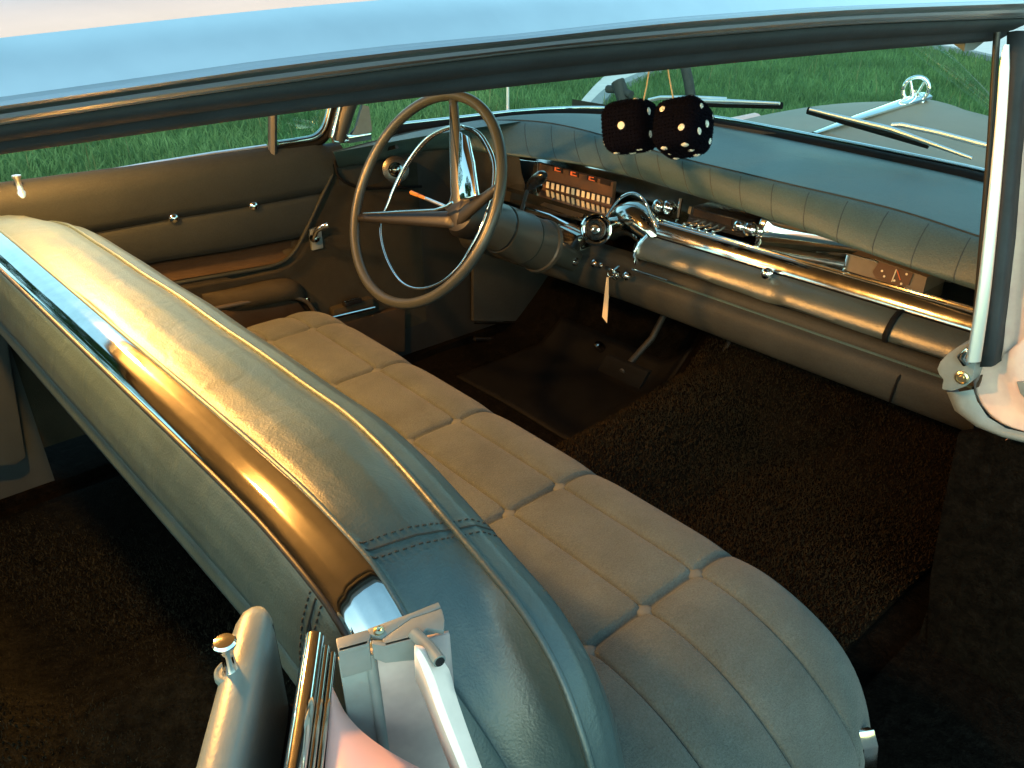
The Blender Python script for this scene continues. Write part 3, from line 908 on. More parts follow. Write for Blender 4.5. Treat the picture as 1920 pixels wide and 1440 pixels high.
def back_part(name, idx, mt, off=0):
    secs = []
    for y in (ysb if name == 'backrest' else [q for q in ysb if q > -.735]):
        row = []
        for i in idx:
            p = back_pt(i, y)
            if off:
                t = back_pt(i + .3, y) - back_pt(i - .3, y); nn = Vector((-t.z, 0, t.x)).normalized()
                if nn.z < 0: nn = -nn
                p = p + nn*off
            row.append(p)
        secs.append(row)
    return loft(name, secs, mt, seat)


bk = back_part('backrest', fin(0, 12.6, 64) + fin(12.7, 16.4, 4) + fin(16.5, 30, 60), M['leather'])
# closing caps of the two ends
for y, s in ((ysb[0], -1), (ysb[-1], 1)):
    idx = fin(0, 30, 90); P = [back_pt(i, y) for i in idx]
    c = Vector((.30, y + s*.012, .65)); rows = [P]
    for k, q in ((.9, .008), (.7, .015), (.4, .019), (.02, .02)):
        rows.append([Vector((c.x + (p.x - c.x)*k, y + s*q, c.z + (p.z - c.z)*k)) for p in P])
    loft('backrest_end', rows, M['leather'], seat)
back_part('metal_band', fin(12.75, 16.25, 18), M['band'], .0025)


def on_back(i, y, off=.003):
    t = back_pt(i + .3, y) - back_pt(i - .3, y); nn = Vector((-t.z, 0, t.x)).normalized()
    if nn.z < 0: nn = -nn
    return back_pt(i, y) + nn*off


tube('front_piping', [on_back(7, y, .002) for y in ysb], .0038, M['leather'], seat, 8)
tube('band_piping', [on_back(12.55, y, .002) for y in ysb if y > -.738], .003, M['leather'], seat, 8)
tube('band_piping', [on_back(16.5, y, .001) for y in ysb if y > -.738], .0032, M['darkpanel'], seat, 8)
tube('rear_piping', [on_back(22, y, .001) for y in ysb], .004, M['leather'], seat, 8)
for ys_, i0, i1, sk in ((-.632, 3.5, 12.3, .0), (-.640, 16.9, 21.5, 0)):
    tube('stitched_seam', [on_back(i, ys_, .0002) for i in np.linspace(i0, i1, 30)], .0011, dark_thread, seat, 6)
    for d in (-.009, .009):
        bm = bmesh.new()
        for i in np.arange(i0, i1, .32 if i0 < 10 else .26):
            a, b = on_back(i, ys_ + d, .0004), on_back(i + .14, ys_ + d, .0004); tube_bm(bm, [a, b], .0009, 5)
        obj('stitching', bm, dark_thread, seat)

# ================================================================== driver's door (far side, closed)
door = empty('driver_door', (.5, .82, .35)); door.parent = car
tag(door, 'closed driver door with grey vinyl top and olive lower panel')
YD = .80
d3 = lambda u, v, y=YD: px(u, v, 'y', y)
# trim panel, built as rows of traced lines from the sill roll down
TOPL = [(-80, 380), (0, 362), (250, 328), (400, 305), (520, 288), (600, 277), (622, 284)]
def topv(u): return sinterp(u, TOPL)
def prof_top(dz):
    return None
# door skin: x range and heights from the traced sill line
xa, xb = d3(-250, 400).x, d3(622, 300).x
def sill_z(x):
    return interp(x, [(d3(u, v).x, d3(u, v).z) for u, v in TOPL])
XS = np.linspace(-.15, 1.07, 70)
DP = [(.030, .006), (.018, .010), (.004, .006), (-.008, -.010), (-.014, -.035), (-.014, -.07), (-.010, -.11), (-.006, -.150)]
secs = [[Vector((x, YD + dy, sill_z(x) + dz)) for dy, dz in DP] for x in XS]
def xfront_door(z): return interp(z, [(.55, .74), (.60, .80), (.66, .865), (.72, .905), (.80, .93), (.93, 1.02), (1.02, 1.075)])
def panel_rows(dys, x0, clip):
    return [[Vector((min(x, clip(z)), y, z)) for (y, z) in dys(x)] for x in np.linspace(x0, 1.09, 90)]


# upper vinyl pad, two tiers split by a seam that carries the chrome buttons
seamz = lambda x: interp(x, [(d3(*p).x, d3(*p).z) for p in ((180, 435), (325, 409), (476, 385), (600, 362))])
botz = lambda x: interp(x, [(d3(*p).x, d3(*p).z) for p in ((200, 510), (300, 490), (430, 470), (555, 446))])
edgx = lambda z: interp(z, sorted([(d3(*p).z, d3(*p).x) for p in ((622, 325), (600, 372), (580, 410), (562, 448), (548, 474), (530, 492))]))
def tier(name, zt, zb, bulge, mt, y0=YD):
    secs = []
    for x in np.linspace(-.15, 1.10, 80):
        row = []
        for t in np.linspace(0, 1, 14):
            z = zt(x)*(1 - t) + zb(x)*t; b = math.sin(math.pi*t)**.5
            row.append(Vector((min(x, edgx(z)), y0 - bulge*b, z)))
        secs.append(row)
    return loft(name, secs, mt, door)


sillroll = lambda x: sill_z(x)
secs = []
for x in np.linspace(-.15, 1.075, 80):
    z0 = sill_z(x); zs = seamz(x); row = []
    for dy, dz in ((.045, .012), (.030, .014), (.012, .008), (.0, -.006), (-.008, -.022)):
        row.append(Vector((x, YD + dy, z0 + dz)))
    for t in np.linspace(0, 1, 9)[1:]:
        z = (z0 - .022)*(1 - t) + zs*t
        row.append(Vector((min(x, max(edgx(z), .3)), YD - .008 - .004*math.sin(math.pi*t) + (.008 if t == 1 else 0), z)))
    secs.append(row)
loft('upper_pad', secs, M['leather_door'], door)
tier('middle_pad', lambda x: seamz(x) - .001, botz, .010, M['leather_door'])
lowz = lambda x: interp(x, [(d3(*p).x, d3(*p).z) for p in ((250, 545), (337, 527), (450, 508), (520, 496), (560, 478))])
tier('pocket_recess', lambda x: botz(x) - .002, lambda x: lowz(x) + .004, -.012, M['tancloth'])
# edge bead following the pad's front edge and bottom
bead = [d3(*p, YD - .008) for p in ((624, 326), (603, 370), (583, 412), (566, 448), (552, 472), (532, 490), (505, 500), (440, 512), (337, 530), (250, 548))]
tube('pad_bead', spline(bead, 40), .0055, M['leather_door'], door, 8)
# lower panel
secs = []
for x in np.linspace(-.15, 1.36, 60):
    row = []
    for z in np.linspace(1.0, .40, 30):
        if x < edgx(z) - .02 and z > lowz(min(x, .9)) - .004: yv = YD + .03
        else: yv = YD + .006
        row.append(Vector((x, yv + .02*max(0, x - 1.05) , min(z, sill_z(min(x, 1.07)) - .01))))
    secs.append(row)
loft('lower_panel', secs, M['olive'], door)
# arm rest: swelling shelf with a finger pull
ar = [(380, 560, .0), (440, 548, .035), (500, 534, .05), (540, 530, .045), (562, 540, .02), (575, 556, .0)]
secs = []
for u, v, b in [tuple(q) for q in spline([Vector(a) for a in ar], 24)]:
    p = d3(u, v); b = max(b, .001)
    secs.append([Vector((p.x, YD + .006, p.z + .012)), Vector((p.x, YD - b*.6, p.z + .012)), Vector((p.x, YD - b, p.z + .002)), Vector((p.x, YD - b, p.z - .025)), Vector((p.x, YD - b*.8, p.z - .04)), Vector((p.x, YD + .006, p.z - .048))])
loft('arm_rest', secs, M['olive'], door)
tube('arm_rest_edge', spline([d3(*p, YD - .035) for p in ((395, 580), (470, 565), (530, 555), (562, 560), (578, 568), (592, 588))], 24), .006, M['column'], door, 8)
prism('kick_trim', [d3(*p, YD - .02) for p in ((420, 583), (530, 562), (560, 566), (578, 590), (600, 612), (640, 606), (760, 575), (760, 660), (300, 660), (300, 610))], (0, .02, 0), M['tancloth'], door, .004)
box('ash_tray_plate', d3(660, 582, YD - .005), (.13, .03, .05), M['olive'], door)
at_ = box('ash_tray', d3(660, 566, YD - .025), (.055, .02, .014), M['blackp'], door)
box('ash_tray_lip', d3(660, 562, YD - .036), (.05, .004, .004), M['chrome'], door)
tube('armrest_bright_strip', [d3(605, 600, YD - .035), d3(650, 589, YD - .035), d3(702, 577, YD - .035)], .0065, M['chrome'], door, 10)
tube('armrest_end_trim', [d3(575, 562, YD - .028), d3(584, 580, YD - .03), d3(602, 600, YD - .035)], [.006, .007, .006], M['blackp'], door, 8)
box('trim_tip', d3(577, 561, YD - .034), (.012, .008, .010), M['chrome'], door)
for u, v in ((325, 409), (475, 386)):
    p = d3(u, v, YD - .004)
    lathe('trim_button', p, (0, -1, 0), [(.013, -.002), (.013, .003), (.009, .008), (.001, .0105)], M['chrome'], door, 18)
# inside handle: plate, spindle and curled lever
ph = d3(592, 447, YD)
hp = box('handle_plate', ph, (.035, .012, .06), M['greyblue'], door, bev=.004)
lathe('handle_boss', d3(588, 446, YD - .006), (0, -1, 0), [(.012, 0), (.012, .012), (.008, .018), (.001, .02)], M['chrome'], door, 18)
tube('handle_lever', [d3(588, 446, YD - .018), d3(594, 432, YD - .03), d3(606, 424, YD - .042), d3(614, 422, YD - .046)], [.006, .007, .008, .010], M['chrome'], door, 10)
# sill: bright window channel, lock knob, vent window post and frame
tube('window_channel_bright', [d3(*p, YD + .035) for p in ((-60, 364), (0, 353), (120, 338), (260, 313), (400, 290), (500, 276))], .0075, M['chrome_soft'], door, 8)
tube('window_channel_seal', [d3(*p, YD + .026) for p in ((-60, 372), (0, 361), (120, 346), (260, 322), (400, 299), (510, 284))], .0075, M['rubber'], door, 8)
lk = d3(40, 362, YD + .004)
kb = lathe('lock_knob', lk, (0, 0, 1), [(.009, -.01), (.009, .002), (.006, .006), (.0055, .028), (.009, .033), (.009, .037), (.001, .039)], M['chrome_soft'], door, 18)
tube('vent_post', [d3(512, 150, YD + .015), d3(511, 220, YD + .015), d3(511, 292, YD + .015)], .011, M['darkpanel'], door, 8, flat=(1, 1.2))
tube('vent_frame', spline([d3(*p, YD + .02) for p in ((630, 150), (618, 205), (607, 240), (590, 257), (560, 264), (520, 270))], 30), .009, M['chrome_worn'], door, 10)
tube('vent_frame_seal', spline([d3(*p, YD + .02) for p in ((642, 150), (628, 207), (617, 246), (598, 267), (560, 276), (518, 283))], 30), .010, M['rubber'], door, 10)
gl = [d3(*p, YD + .02) for p in ((518, 150), (518, 268), (560, 262), (588, 255), (605, 240), (616, 205), (628, 150))]
prism('vent_glass', gl, (0, .004, 0), M['glass'], door)

# ---- far B post lower trim and kick panel
bpst = [d3(*p, .74) for p in ((-60, 560), (8, 602), (50, 858), (30, 872), (-60, 880))]
prism('centre_post_trim', bpst, (0, .09, 0), M['slate'], car, .006)
prism('rear_door_panel', [(-.76, .80, .30), (.20, .80, .30), (.20, .80, .95), (-.76, .80, .95)], (0, .03, 0), M['slate'], car)
prism('kick_panel', [(1.27, -.80, .28), (2.0, -.80, .28), (2.0, -.80, .86), (1.27, -.80, .86)], (0, -.02, 0), M['carpet'], car)  # near-black carpet colour stands in for shade on this side
prism('door_jamb', [(1.262, -.765, .74), (1.262, -.775, .60), (1.262, -.79, .45), (1.262, -.82, .30), (1.262, -1.06, .30), (1.262, -1.06, .82), (1.262, -.85, .79)], (.02, 0, 0), M['carpet'], car, .004)  # same near-black, shade put into the colour below the hinge post
kpl = prism('kick_panel', [Vector((1.06, .815, .24)), Vector((2.06, .80, .24)), Vector((2.06, .80, .94)), Vector((1.06, .815, .94))], (0, .02, 0), M['darkpanel'], car)
prism('kick_vent_door', [px(*q, 'y', .78) for q in ((888, 470), (1030, 470), (1040, 560), (1000, 603), (888, 603))], (0, .015, 0), M['dashlow'], kpl, .004)
tube('kick_vent_strip', [px(888, 606, 'y', .775), px(990, 605, 'y', .775)], .003, M['chrome_worn'], kpl, 8)
tube('kick_vent_pull', [px(890, 635, 'y', .775), px(960, 637, 'y', .775), px(1010, 632, 'y', .775)], .007, M['blackp'], kpl, 8)

# ================================================================== rear door (near side, swung open) and centre post stub
HZ = 1.0
da = px(505, 1145, 'z', HZ); db = px(440, 1440, 'z', HZ)
dd = (db - da); dd.z = 0; dd.normalize(); dn = Vector((-dd.y, dd.x, 0))      # dn: towards the outer skin
rdoor = empty('rear_door', (da.x, da.y, .35)); rdoor.parent = car
tag(rdoor, 'open rear door with chrome lock knob')


def rd(u, v, z=HZ): return px(u, v, 'z', z)
def dpt(s, o, z): return Vector((da.x, da.y, 0)) + dd*s + dn*o + Vector((0, 0, z))
def so(p):
    q = p - da; return q.dot(dd), q.dot(dn)
o_in = so(rd(440, 1150))[1]; o_out = 0.0
if so(rd(620, 1215))[1] < 0: dn = -dn; o_in = so(rd(440, 1150))[1]
o_c0 = so(rd(570, 1190))[1]; o_c1 = so(rd(622, 1215))[1]; s_c = so(rd(570, 1190))[0]
# inner garnish: rounded cap with a blunt front end
secs = []
for s, k in ((-.016, .15), (-.013, .5), (-.006, .8), (.004, .95), (.02, 1), (.10, 1), (.22, 1), (.40, 1), (.7, 1)):
    row = []; cw = (o_in + o_out)/2; hw = abs(o_out - o_in)/2*k
    for a in np.linspace(-90, 90, 11):
        sa = math.sin(rad(a)); row.append(dpt(s, cw + hw*1.2*math.copysign(abs(sa)**.7, sa), HZ - .022 + .022*math.cos(rad(a))**.7*(.4 + .6*k)))
    row = [dpt(s, cw - hw*1.0, .62)] + row + [dpt(s, cw + hw, .62)]
    secs.append(row)
autosmooth(loft('garnish_rail', secs, M['garnish'], rdoor), 60)
kz = so(px(432, 1252, 'z', HZ))
lathe('lock_knob', dpt(kz[0], kz[1], HZ - .004), (0, 0, 1), [(r_*.68, h_*.72) for r_, h_ in [(.0115, -.004), (.0115, .0), (.0085, .003), (.0068, .010), (.0062, .022), (.0075, .030), (.0112, .0345), (.0118, .038), (.010, .0405), (.004, .0415), (.0005, .0417)]], M['chrome'], rdoor, 28)
lathe('knob_ferrule', dpt(kz[0], kz[1], HZ - .003), (0, 0, 1), [(.0115, -.003), (.0112, .0005), (.0095, .0018), (.008, .0005)], M['garnish'], rdoor, 24)
# window slot
secs = [[dpt(s, o_out + .001, HZ - .012), dpt(s, o_out + .001, HZ - .10), dpt(s, o_c0, HZ - .10), dpt(s, o_c0, HZ - .012)] for s in (.0, .3, .7)]
loft('window_slot', secs, M['rubber'], rdoor, smooth=False)
# bright belt moulding: round bar + two ridges
cw = o_c1 - o_c0
def rail(name, o, z, r, mt, s0, fl=None):
    return tube(name, [dpt(s, o, z) for s in (s0, s0 + .03, .3, .7)], r, mt, rdoor, 14, flat=fl, up=(0, 0, 1))
rail('belt_moulding', o_c0 + cw*.30, HZ - .006, cw*.34, M['chrome'], s_c - .002)
rail('belt_ridge', o_c0 + cw*.72, HZ - .010, cw*.12, M['chrome_worn'], s_c + .004)
rail('belt_ridge', o_c0 + cw*.92, HZ - .014, cw*.12, M['chrome_worn'], s_c + .007)
rail('belt_seal', o_c0 + cw*.80, HZ - .020, cw*.22, M['rubber'], s_c + .004)
# outer skin with its swooping front edge
edge = [(620, 1290), (640, 1330), (668, 1365), (700, 1392), (740, 1418), (790, 1445), (840, 1468)]
eo = [px(u, v, 'z', HZ - .03) for u, v in edge]
secs = []
for i, p in enumerate(spline(eo, 24)):
    q = px(622 - i*1.2, 1290 + i*14, 'z', HZ - .018)
    secs.append([q + Vector((0, 0, 0)), q.lerp(p, .5) + Vector((0, 0, .004)), p, p + Vector((.001, -.001, -.004)), p + Vector((.004, -.004, -.12))])
thick(loft('outer_skin', secs, M['pink'], rdoor), .002, 0)

cp = empty('centre_post', (.21, -.78, .3)); cp.parent = car
Z1 = 1.03
P_ = lambda u, v, z=Z1: px(u, v, 'z', z)
# cap bracket: folded grey plate with a raised middle
cap = [(630, 1197), (690, 1178), (700, 1186), (776, 1147), (818, 1128), (832, 1150), (830, 1160), (790, 1162), (778, 1196), (716, 1232), (706, 1228), (692, 1212), (637, 1232)]
def lowr(q, dz, du=0): return P_(*q, Z1 - dz)
prism('cap_plate', [P_(*q) for q in ((629, 1197), (688, 1180), (696, 1189), (690, 1208), (634, 1223))], (0, 0, -.004), M['greyblue'], cp, .001)
prism('cap_plate', [P_(*q) for q in ((688, 1179), (778, 1146), (822, 1128), (827, 1138), (806, 1147), (772, 1158), (716, 1197), (694, 1189))], (0, 0, -.004), M['greyblue'], cp, .001)
Zs = Z1 - .001
prism('cap_flange', [P_(634, 1223), P_(692, 1207), P_(692, 1207) - Vector((0, 0, .024)), P_(634, 1223) - Vector((0, 0, .024))], (.002, .003, 0), M['greyblue'], cp, .0008)
prism('cap_web', [P_(716, 1198), P_(772, 1159), P_(806, 1148), P_(828, 1140), P_(834, 1162), P_(832, 1182), P_(800, 1178), P_(784, 1196), P_(722, 1212)], (0, 0, -.004), M['greyblue'], cp, .001)
prism('cap_flange', [P_(697, 1207), P_(720, 1213), P_(782, 1197), P_(782, 1197) - Vector((0, 0, .02)), P_(720, 1213) - Vector((0, 0, .014)), P_(697, 1207) - Vector((0, 0, .014))], (.002, .003, 0), M['greyblue'], cp, .0008)
lathe('screw', P_(710, 1183, Z1 + .001), (.1, -.2, 1), [(.0035, -.002), (.0035, .001), (.0018, .0018), (.0008, .001)], M['screw'], cp, 14)
tube('pin', [P_(776, 1188), P_(806, 1216), P_(824, 1240)], .0045, M['greyblue'], cp, 14)
lathe('pin_bore', P_(825, 1241.5), (P_(826, 1246) - P_(806, 1218)), [(.0032, -.001), (.0032, .0005), (.0005, .0005)], M['blackp'], cp, 12)
# post faces, standing below the cap
def wall(name, a, b, mt, z, top=.014, off=(0, 0, 0)):
    A = px(*a, 'z', z) + Vector(off); B = px(*b, 'z', z) + Vector(off)
    dn_ = Vector((-.004, -.02, -.40))
    secs = []
    for t in np.linspace(0, 1, 14):
        p = A.lerp(B, t); secs.append([p, p + dn_*.1, p + dn_*.5, p + dn_])
    return thick(loft(name, secs, mt, cp), .004, 0)
wall('post_inner_face', (634, 1236), (690, 1222), M['greyblue'], Z1 - .014)
wall('post_face', (694, 1220), (842, 1186), M['stub_grey'], Z1 - .012)
pb = px(694, 1222, 'z', Z1 - .012)
tube('post_bead', [pb, pb + Vector((-.004, -.02, -.40))], .004, M['greyblue'], cp, 8)
fl = [(783, 1214), (802, 1216), (838, 1252), (852, 1300), (872, 1360), (905, 1450), (930, 1520)]
fi = [(777, 1220), (789, 1245), (806, 1290), (826, 1345), (848, 1400), (872, 1460), (896, 1530)]
secs = []
for a, b, i in zip(spline([Vector((*p, 0)) for p in fl], 20), spline([Vector((*p, 0)) for p in fi], 20), range(20)):
    z = Z1 + .002 - .004*i
    A = px(a.x, a.y, 'z', z); B = px(b.x, b.y, 'z', z + .004)
    secs.append([B + Vector((.002, .004, -.03)), B, A.lerp(B, .75) + Vector((0, 0, .004)), A.lerp(B, .3) + Vector((0, 0, .002)), A, A + Vector((.004, .002, -.03))])
thick(autosmooth(loft('weather_lip', secs, M['cream'], cp), 40), .0015)
pc = px(722, 1240, 'z', Z1 - .03)
box('paint_chip', pc + Vector((-.003, -.005, .0)), (.0035, .003, .005), M['blackp'], cp, bev=.001)

# ================================================================== dashboard
dash = empty('dashboard', (1.5, 0, .66))
tag(dash, 'padded grey dashboard with chrome instrument shelf running the car width', 'dashboard')


def pz(u, v, z, ymax=.795):
    p = px(u, v, 'z', z)
    if p.y > ymax: p = px(u, v, 'y', ymax)
    return p


LIP = [(634, 314), (700, 303), (783, 284), (846, 280), (885, 282), (954, 291), (1030, 300), (1100, 311), (1200, 336), (1300, 366), (1400, 398), (1500, 430), (1600, 465), (1700, 500), (1830, 543), (1930, 574)]
SEAM = [(624, 286), (700, 266), (777, 247), (835, 238), (880, 231), (950, 226), (1020, 230), (1100, 246), (1200, 276), (1300, 303), (1400, 327), (1500, 351), (1600, 374), (1700, 400), (1850, 449), (1930, 474)]
lipP = spline([pz(u, v, .93) for u, v in LIP], 120)
seamP = spline([pz(u, v, 1.0) for u, v in SEAM], 120)


def pad_row(i):
    a, b = seamP[i], lipP[i]
    out = Vector((-1, 0, 0))
    if b.y > .7: out = Vector((-.35, -.93, 0))
    m1 = a.lerp(b, .18) + out*.009 + Vector((0, 0, .004)); m2 = a.lerp(b, .5) + out*.013 + Vector((0, 0, .002)); m3 = a.lerp(b, .82) + out*.009 - Vector((0, 0, .002))
    return [a - out*.004, a + Vector((0, 0, .0015)), m1, m2, m3, b, b - out*.014 - Vector((0, 0, .004)), b - out*.06]


PR = [spline(pad_row(i), 22) for i in range(120)]
loft('pad_roll', PR, M['leather_dash'], dash)
# pleats pressed into the roll
acc = 0
for i in range(14, 119):
    acc += (lipP[i] - lipP[i-1]).length
    if acc > .078:
        acc = 0
        sh = 2 if i > 60 else 0
        pts = [PR[i - sh][k].lerp(PR[i][k], 1 - (k - 2)/14) for k in range(2, 17)]
        tube('pad_pleat', pts, .0009, M['pleat'], dash, 5)
tube('pad_seam', [p + Vector((0, 0, .0015)) for p in seamP], .0014, M['pleat'], dash, 6)
# flat top between seam and windshield
secs = []
for i in range(120):
    a = seamP[i]; 
    y = max(-.785, min(.785, a.y)); wx = wbx(y) - .012
    b = Vector((max(wx, a.x + .01), y, .990)); 
    if a.y > .77: b = Vector((a.x + .03, .80, 1.0))
    secs.append([a + (b - a)*t + Vector((0, 0, .008*math.sin(math.pi*t))) for t in np.linspace(0, 1, 10)])
# right end closes against the pillar
a = seamP[-1]
loft('top_panel', secs, M['leather_dash'], dash)

# recessed chrome face and shelf below the lip
def lipx(y):
    return float(np.interp(y, [p.y for p in lipP[::-1]], [p.x for p in lipP[::-1]]))


YS = np.linspace(-.735, .62, 70)
RX = lambda y: max(1.585, lipx(y) + .05)
loft('instrument_recess', [[Vector((lipx(y) + .02, y, .936)), Vector((RX(y) + .034, y, .932)), Vector((RX(y) + .017, y, .90)), Vector((RX(y), y, .868)), Vector((RX(y) - .006, y, .862))] for y in YS], M['chrome_worn'], dash)
LX = 1.447
prism('recess_end', [(1.44, -.738, .862), (1.62, -.738, .862), (1.62, -.738, .945), (1.43, -.738, .935)], (0, -.004, 0), M['chrome_worn'], dash)
prism('cluster_base', [(1.47, .06, .842), (1.62, .06, .850), (1.62, .60, .850), (1.47, .60, .842)], (0, 0, -.012), M['chrome_worn'], dash)
bar('shelf', [(.16, .864), (.030, .8655), (.017, .865), (.014, .863), (.002, .836), (.002, .832), (.006, .830), (.02, .829), (.16, .83)], np.linspace(-.735, .08, 40), M['chrome_worn'], dash, lambda y, x, z: Vector((LX + x, y, z)))
for dx, z in ((.019, .8660), (.034, .8665)):
    tube('shelf_ridge', [Vector((LX + dx, y, z)) for y in (-.735, 0, .10)], .0022, M['chrome'], dash, 6)
tube('shelf_groove', [Vector((LX + .0005, y, .8345)) for y in (-.735, 0, .12)], .003, M['rubber'], dash, 6)

# leather roll under the shelf, slightly dented, with its joint strap
YR = np.linspace(-.745, .05, 90)
def rollp(y, x, z):
    dent = .006*math.exp(-((y + .30)/.035)**2) - .003*math.exp(-((y + .36)/.03)**2) + .0015*math.sin(21*y)
    return Vector((x + dent*(1 if z > .79 else .4), y, z - .6*dent*(1 if x < 1.42 else 0)))
bar('knee_roll', [(1.452, .836), (1.440, .835), (1.425, .828), (1.412, .815), (1.405, .801), (1.404, .794), (1.408, .788), (1.42, .784), (1.48, .782), (1.48, .835)], YR, M['knee'], dash, rollp)
jy = px(1672, 610, 'x', 1.42).y
tube('knee_roll_joint', [Vector((1.450, jy, .8365)), Vector((1.437, jy, .8355)), Vector((1.422, jy, .827)), Vector((1.4095, jy, .813)), Vector((1.402, jy, .798)), Vector((1.407, jy, .786))], .006, M['rubber'], dash, 8, flat=(.5, 1))
tube('knee_roll_end', [Vector((1.445, .052, .832)), Vector((1.415, .052, .817)), Vector((1.404, .052, .797)), Vector((1.412, .052, .777))], .007, M['chrome'], dash, 8, flat=(.6, 1.6), up=(0, 1, 0))
# lower panel
low = [(1.47, .772), (1.438, .768), (1.430, .760), (1.432, .752), (1.428, .748), (1.412, .742), (1.402, .728), (1.402, .700), (1.412, .675), (1.43, .658), (1.47, .65), (1.60, .66)]
YL = np.linspace(-.745, .70, 40)
loft('lower_panel', [[Vector((x - .03*max(0, y - .1)*2*(1 if z < .76 else .4), y, z - .01*max(0, y))) for x, z in spline([Vector(q) for q in low], 30)] for y in YL], M['dashlow'], dash)
tube('lower_panel_bead', [Vector((1.4225, y, .748)) for y in (-.72, -.3, .02)], .0028, M['leather_dash'], dash, 6)
jy2 = px(1690, 700, 'x', 1.40).y
tube('lower_panel_joint', [Vector((1.426, jy2, .748)), Vector((1.401, jy2 + .003, .728)), Vector((1.400, jy2 + .006, .70)), Vector((1.412, jy2 + .012, .67))], .0025, M['rubber'], dash, 6)

# ---- right side: clock behind its frame, ball knobs, radio
def plate(name, pts, x, mt, parent=dash, d=.004, bev=0):
    return prism(name, [px(u, v, 'x', x) for u, v in pts], (d, 0, 0), mt, parent, bev)


XR = 1.515
# curved bright sheet between radio and clock, running deeper towards the clock
secs = []
for k in range(20):
    t = k/19; y = -.20 - .235*t; x = 1.500 + .085*t**.8
    secs.append([Vector((x + .020, y, .936)), Vector((x + .008, y, .915)), Vector((x + .002, y, .89)), Vector((x, y, .8655))])
thick(loft('bright_sheet', secs, M['chrome'], dash), .002, 0)
ck = plate('clock', ((1592, 478), (1640, 486), (1738, 520), (1730, 552), (1582, 506)), 1.49, M['clockface'], d=.09)
plate('clock_window', ((1648, 491), (1712, 513), (1704, 534), (1690, 538), (1642, 522), (1636, 510)), 1.487, M['dial'], ck, .0025)
for u, v in ((1654, 508), (1658, 518), (1700, 514), (1677, 526), (1690, 532)):
    lathe('hour_dot', px(u, v, 'x', 1.486), (-1, 0, 0), [(.0022, 0), (.0022, .001), (.0003, .0012)], M['digit'], ck, 10)
for a, b, mt in (((1672, 528), (1681, 505), M['digit']), ((1688, 525), (1682, 507), M['red'])):
    tube('clock_hand', [px(*a, 'x', 1.4855), px(*b, 'x', 1.4855)], .0011, mt, ck, 6)
tube('clock_frame', [px(*q, 'x', 1.487) for q in ((1586, 475), (1640, 489), (1646, 493))], .0022, M['chrome'], ck, 6)
tube('clock_frame', [px(*q, 'x', 1.487) for q in ((1590, 478), (1582, 508))], .0025, M['chrome'], ck, 6)


def ball(u, v, x, r, name='control_knob', parent=dash, mt=None):
    c = px(u, v, 'x', x)
    return lathe(name, c, (-1, 0, .25), [(.35*r, -.9*r - .02), (.4*r, -.9*r), (.85*r, -.6*r), (r, 0), (.9*r, .45*r), (.72*r, .55*r), (.70*r, .75*r), (.45*r, .95*r), (.05*r, r)], mt or M['chrome'], parent, 22)


ball(1236, 386, 1.485, .016); ball(1254, 389, 1.505, .017)
ball(1387, 424, 1.475, .013); ball(1408, 430, 1.49, .016); ball(1424, 433, 1.51, .012)
ball(1438, 513, 1.428, .0125)
rdo = plate('radio', ((1296, 388), (1400, 416), (1394, 446), (1288, 416)), 1.50, M['blackp'], d=.08, bev=.001)
plate('radio_dial', ((1302, 392), (1372, 411), (1370, 424), (1299, 404)), 1.498, M['dialdark'], rdo, .003)
plate('radio_dial_lip', ((1292, 386), (1297, 388), (1294, 402), (1289, 400)), 1.497, M['chrome'], rdo, .004)
for u, v in ((1284, 421), (1297, 423), (1310, 427), (1324, 431), (1338, 435)):
    lathe('push_button', px(u, v, 'x', 1.482), (-1, 0, .1), [(.0045, -.03), (.0052, 0), (.0045, .004), (.001, .005)], M['chrome'], rdo, 12)
tube('radio_divider', [px(1277, 372, 'x', 1.497), px(1270, 416, 'x', 1.497)], .0045, M['chrome_worn'], dash, 6)

# ---- driver's side: speedometer window, gauges, hump and round chrome dial
XC = 1.535
sp = plate('speedometer', ((1012, 306), (1150, 342), (1146, 392), (1024, 362), (1008, 330)), XC, M['dial'], d=.012)
plate('speedometer_shade', ((1014, 334), (1152, 372), (1150, 381), (1012, 343)), XC - .004, M['dialdark'], sp, .002)
us = np.linspace(1027, 1141, 13)
for k, u in enumerate(us):
    v = 346 + (u - 1027)*.262
    w_, h_ = 2.6, 5.6
    plate('speed_block', ((u - w_, v - h_), (u + w_, v - h_ + 1.4), (u + w_ - 1, v + h_ + 1.4), (u - w_ - 1, v + h_)), XC - .006, M['digit'], sp, .0015)
for u in (1045, 1075, 1109, 1134):
    v = 316 + (u - 1045)*.27
    g = plate('gauge_window', ((u - 8, v - 6), (u + 10, v - 1), (u + 9, v + 9), (u - 9, v + 4)), XC - .003, M['dialdark'], sp, .002)
    if u < 1130:
        plate('gauge_mark', ((u - 5, v - 3), (u - 2, v - 2.2), (u - 2.5, v + 3), (u + 6, v + 5.4), (u + 6, v + 7), (u - 6, v + 4)), XC - .0045, M['red'], g, .001)
        plate('gauge_mark', ((u - 1, v - 2), (u + 4, v - .6), (u + 4, v + .8), (u - 1, v - .4)), XC - .0045, M['red'], g, .001)
plate('cluster_shelf', ((960, 352), (1010, 362), (1100, 392), (1146, 402), (1120, 422), (1040, 404), (990, 392), (955, 380)), 1.49, M['chrome_worn'], d=.03, bev=.002)
plate('cluster_tray', ((1012, 384), (1036, 371), (1040, 384), (1098, 398), (1090, 408), (1060, 402)), 1.475, M['column'], d=.012, bev=.001)
plate('cluster_side', ((952, 296), (1008, 306), (1005, 345), (950, 335)), 1.53, M['chrome_worn'], d=.02, bev=.002)
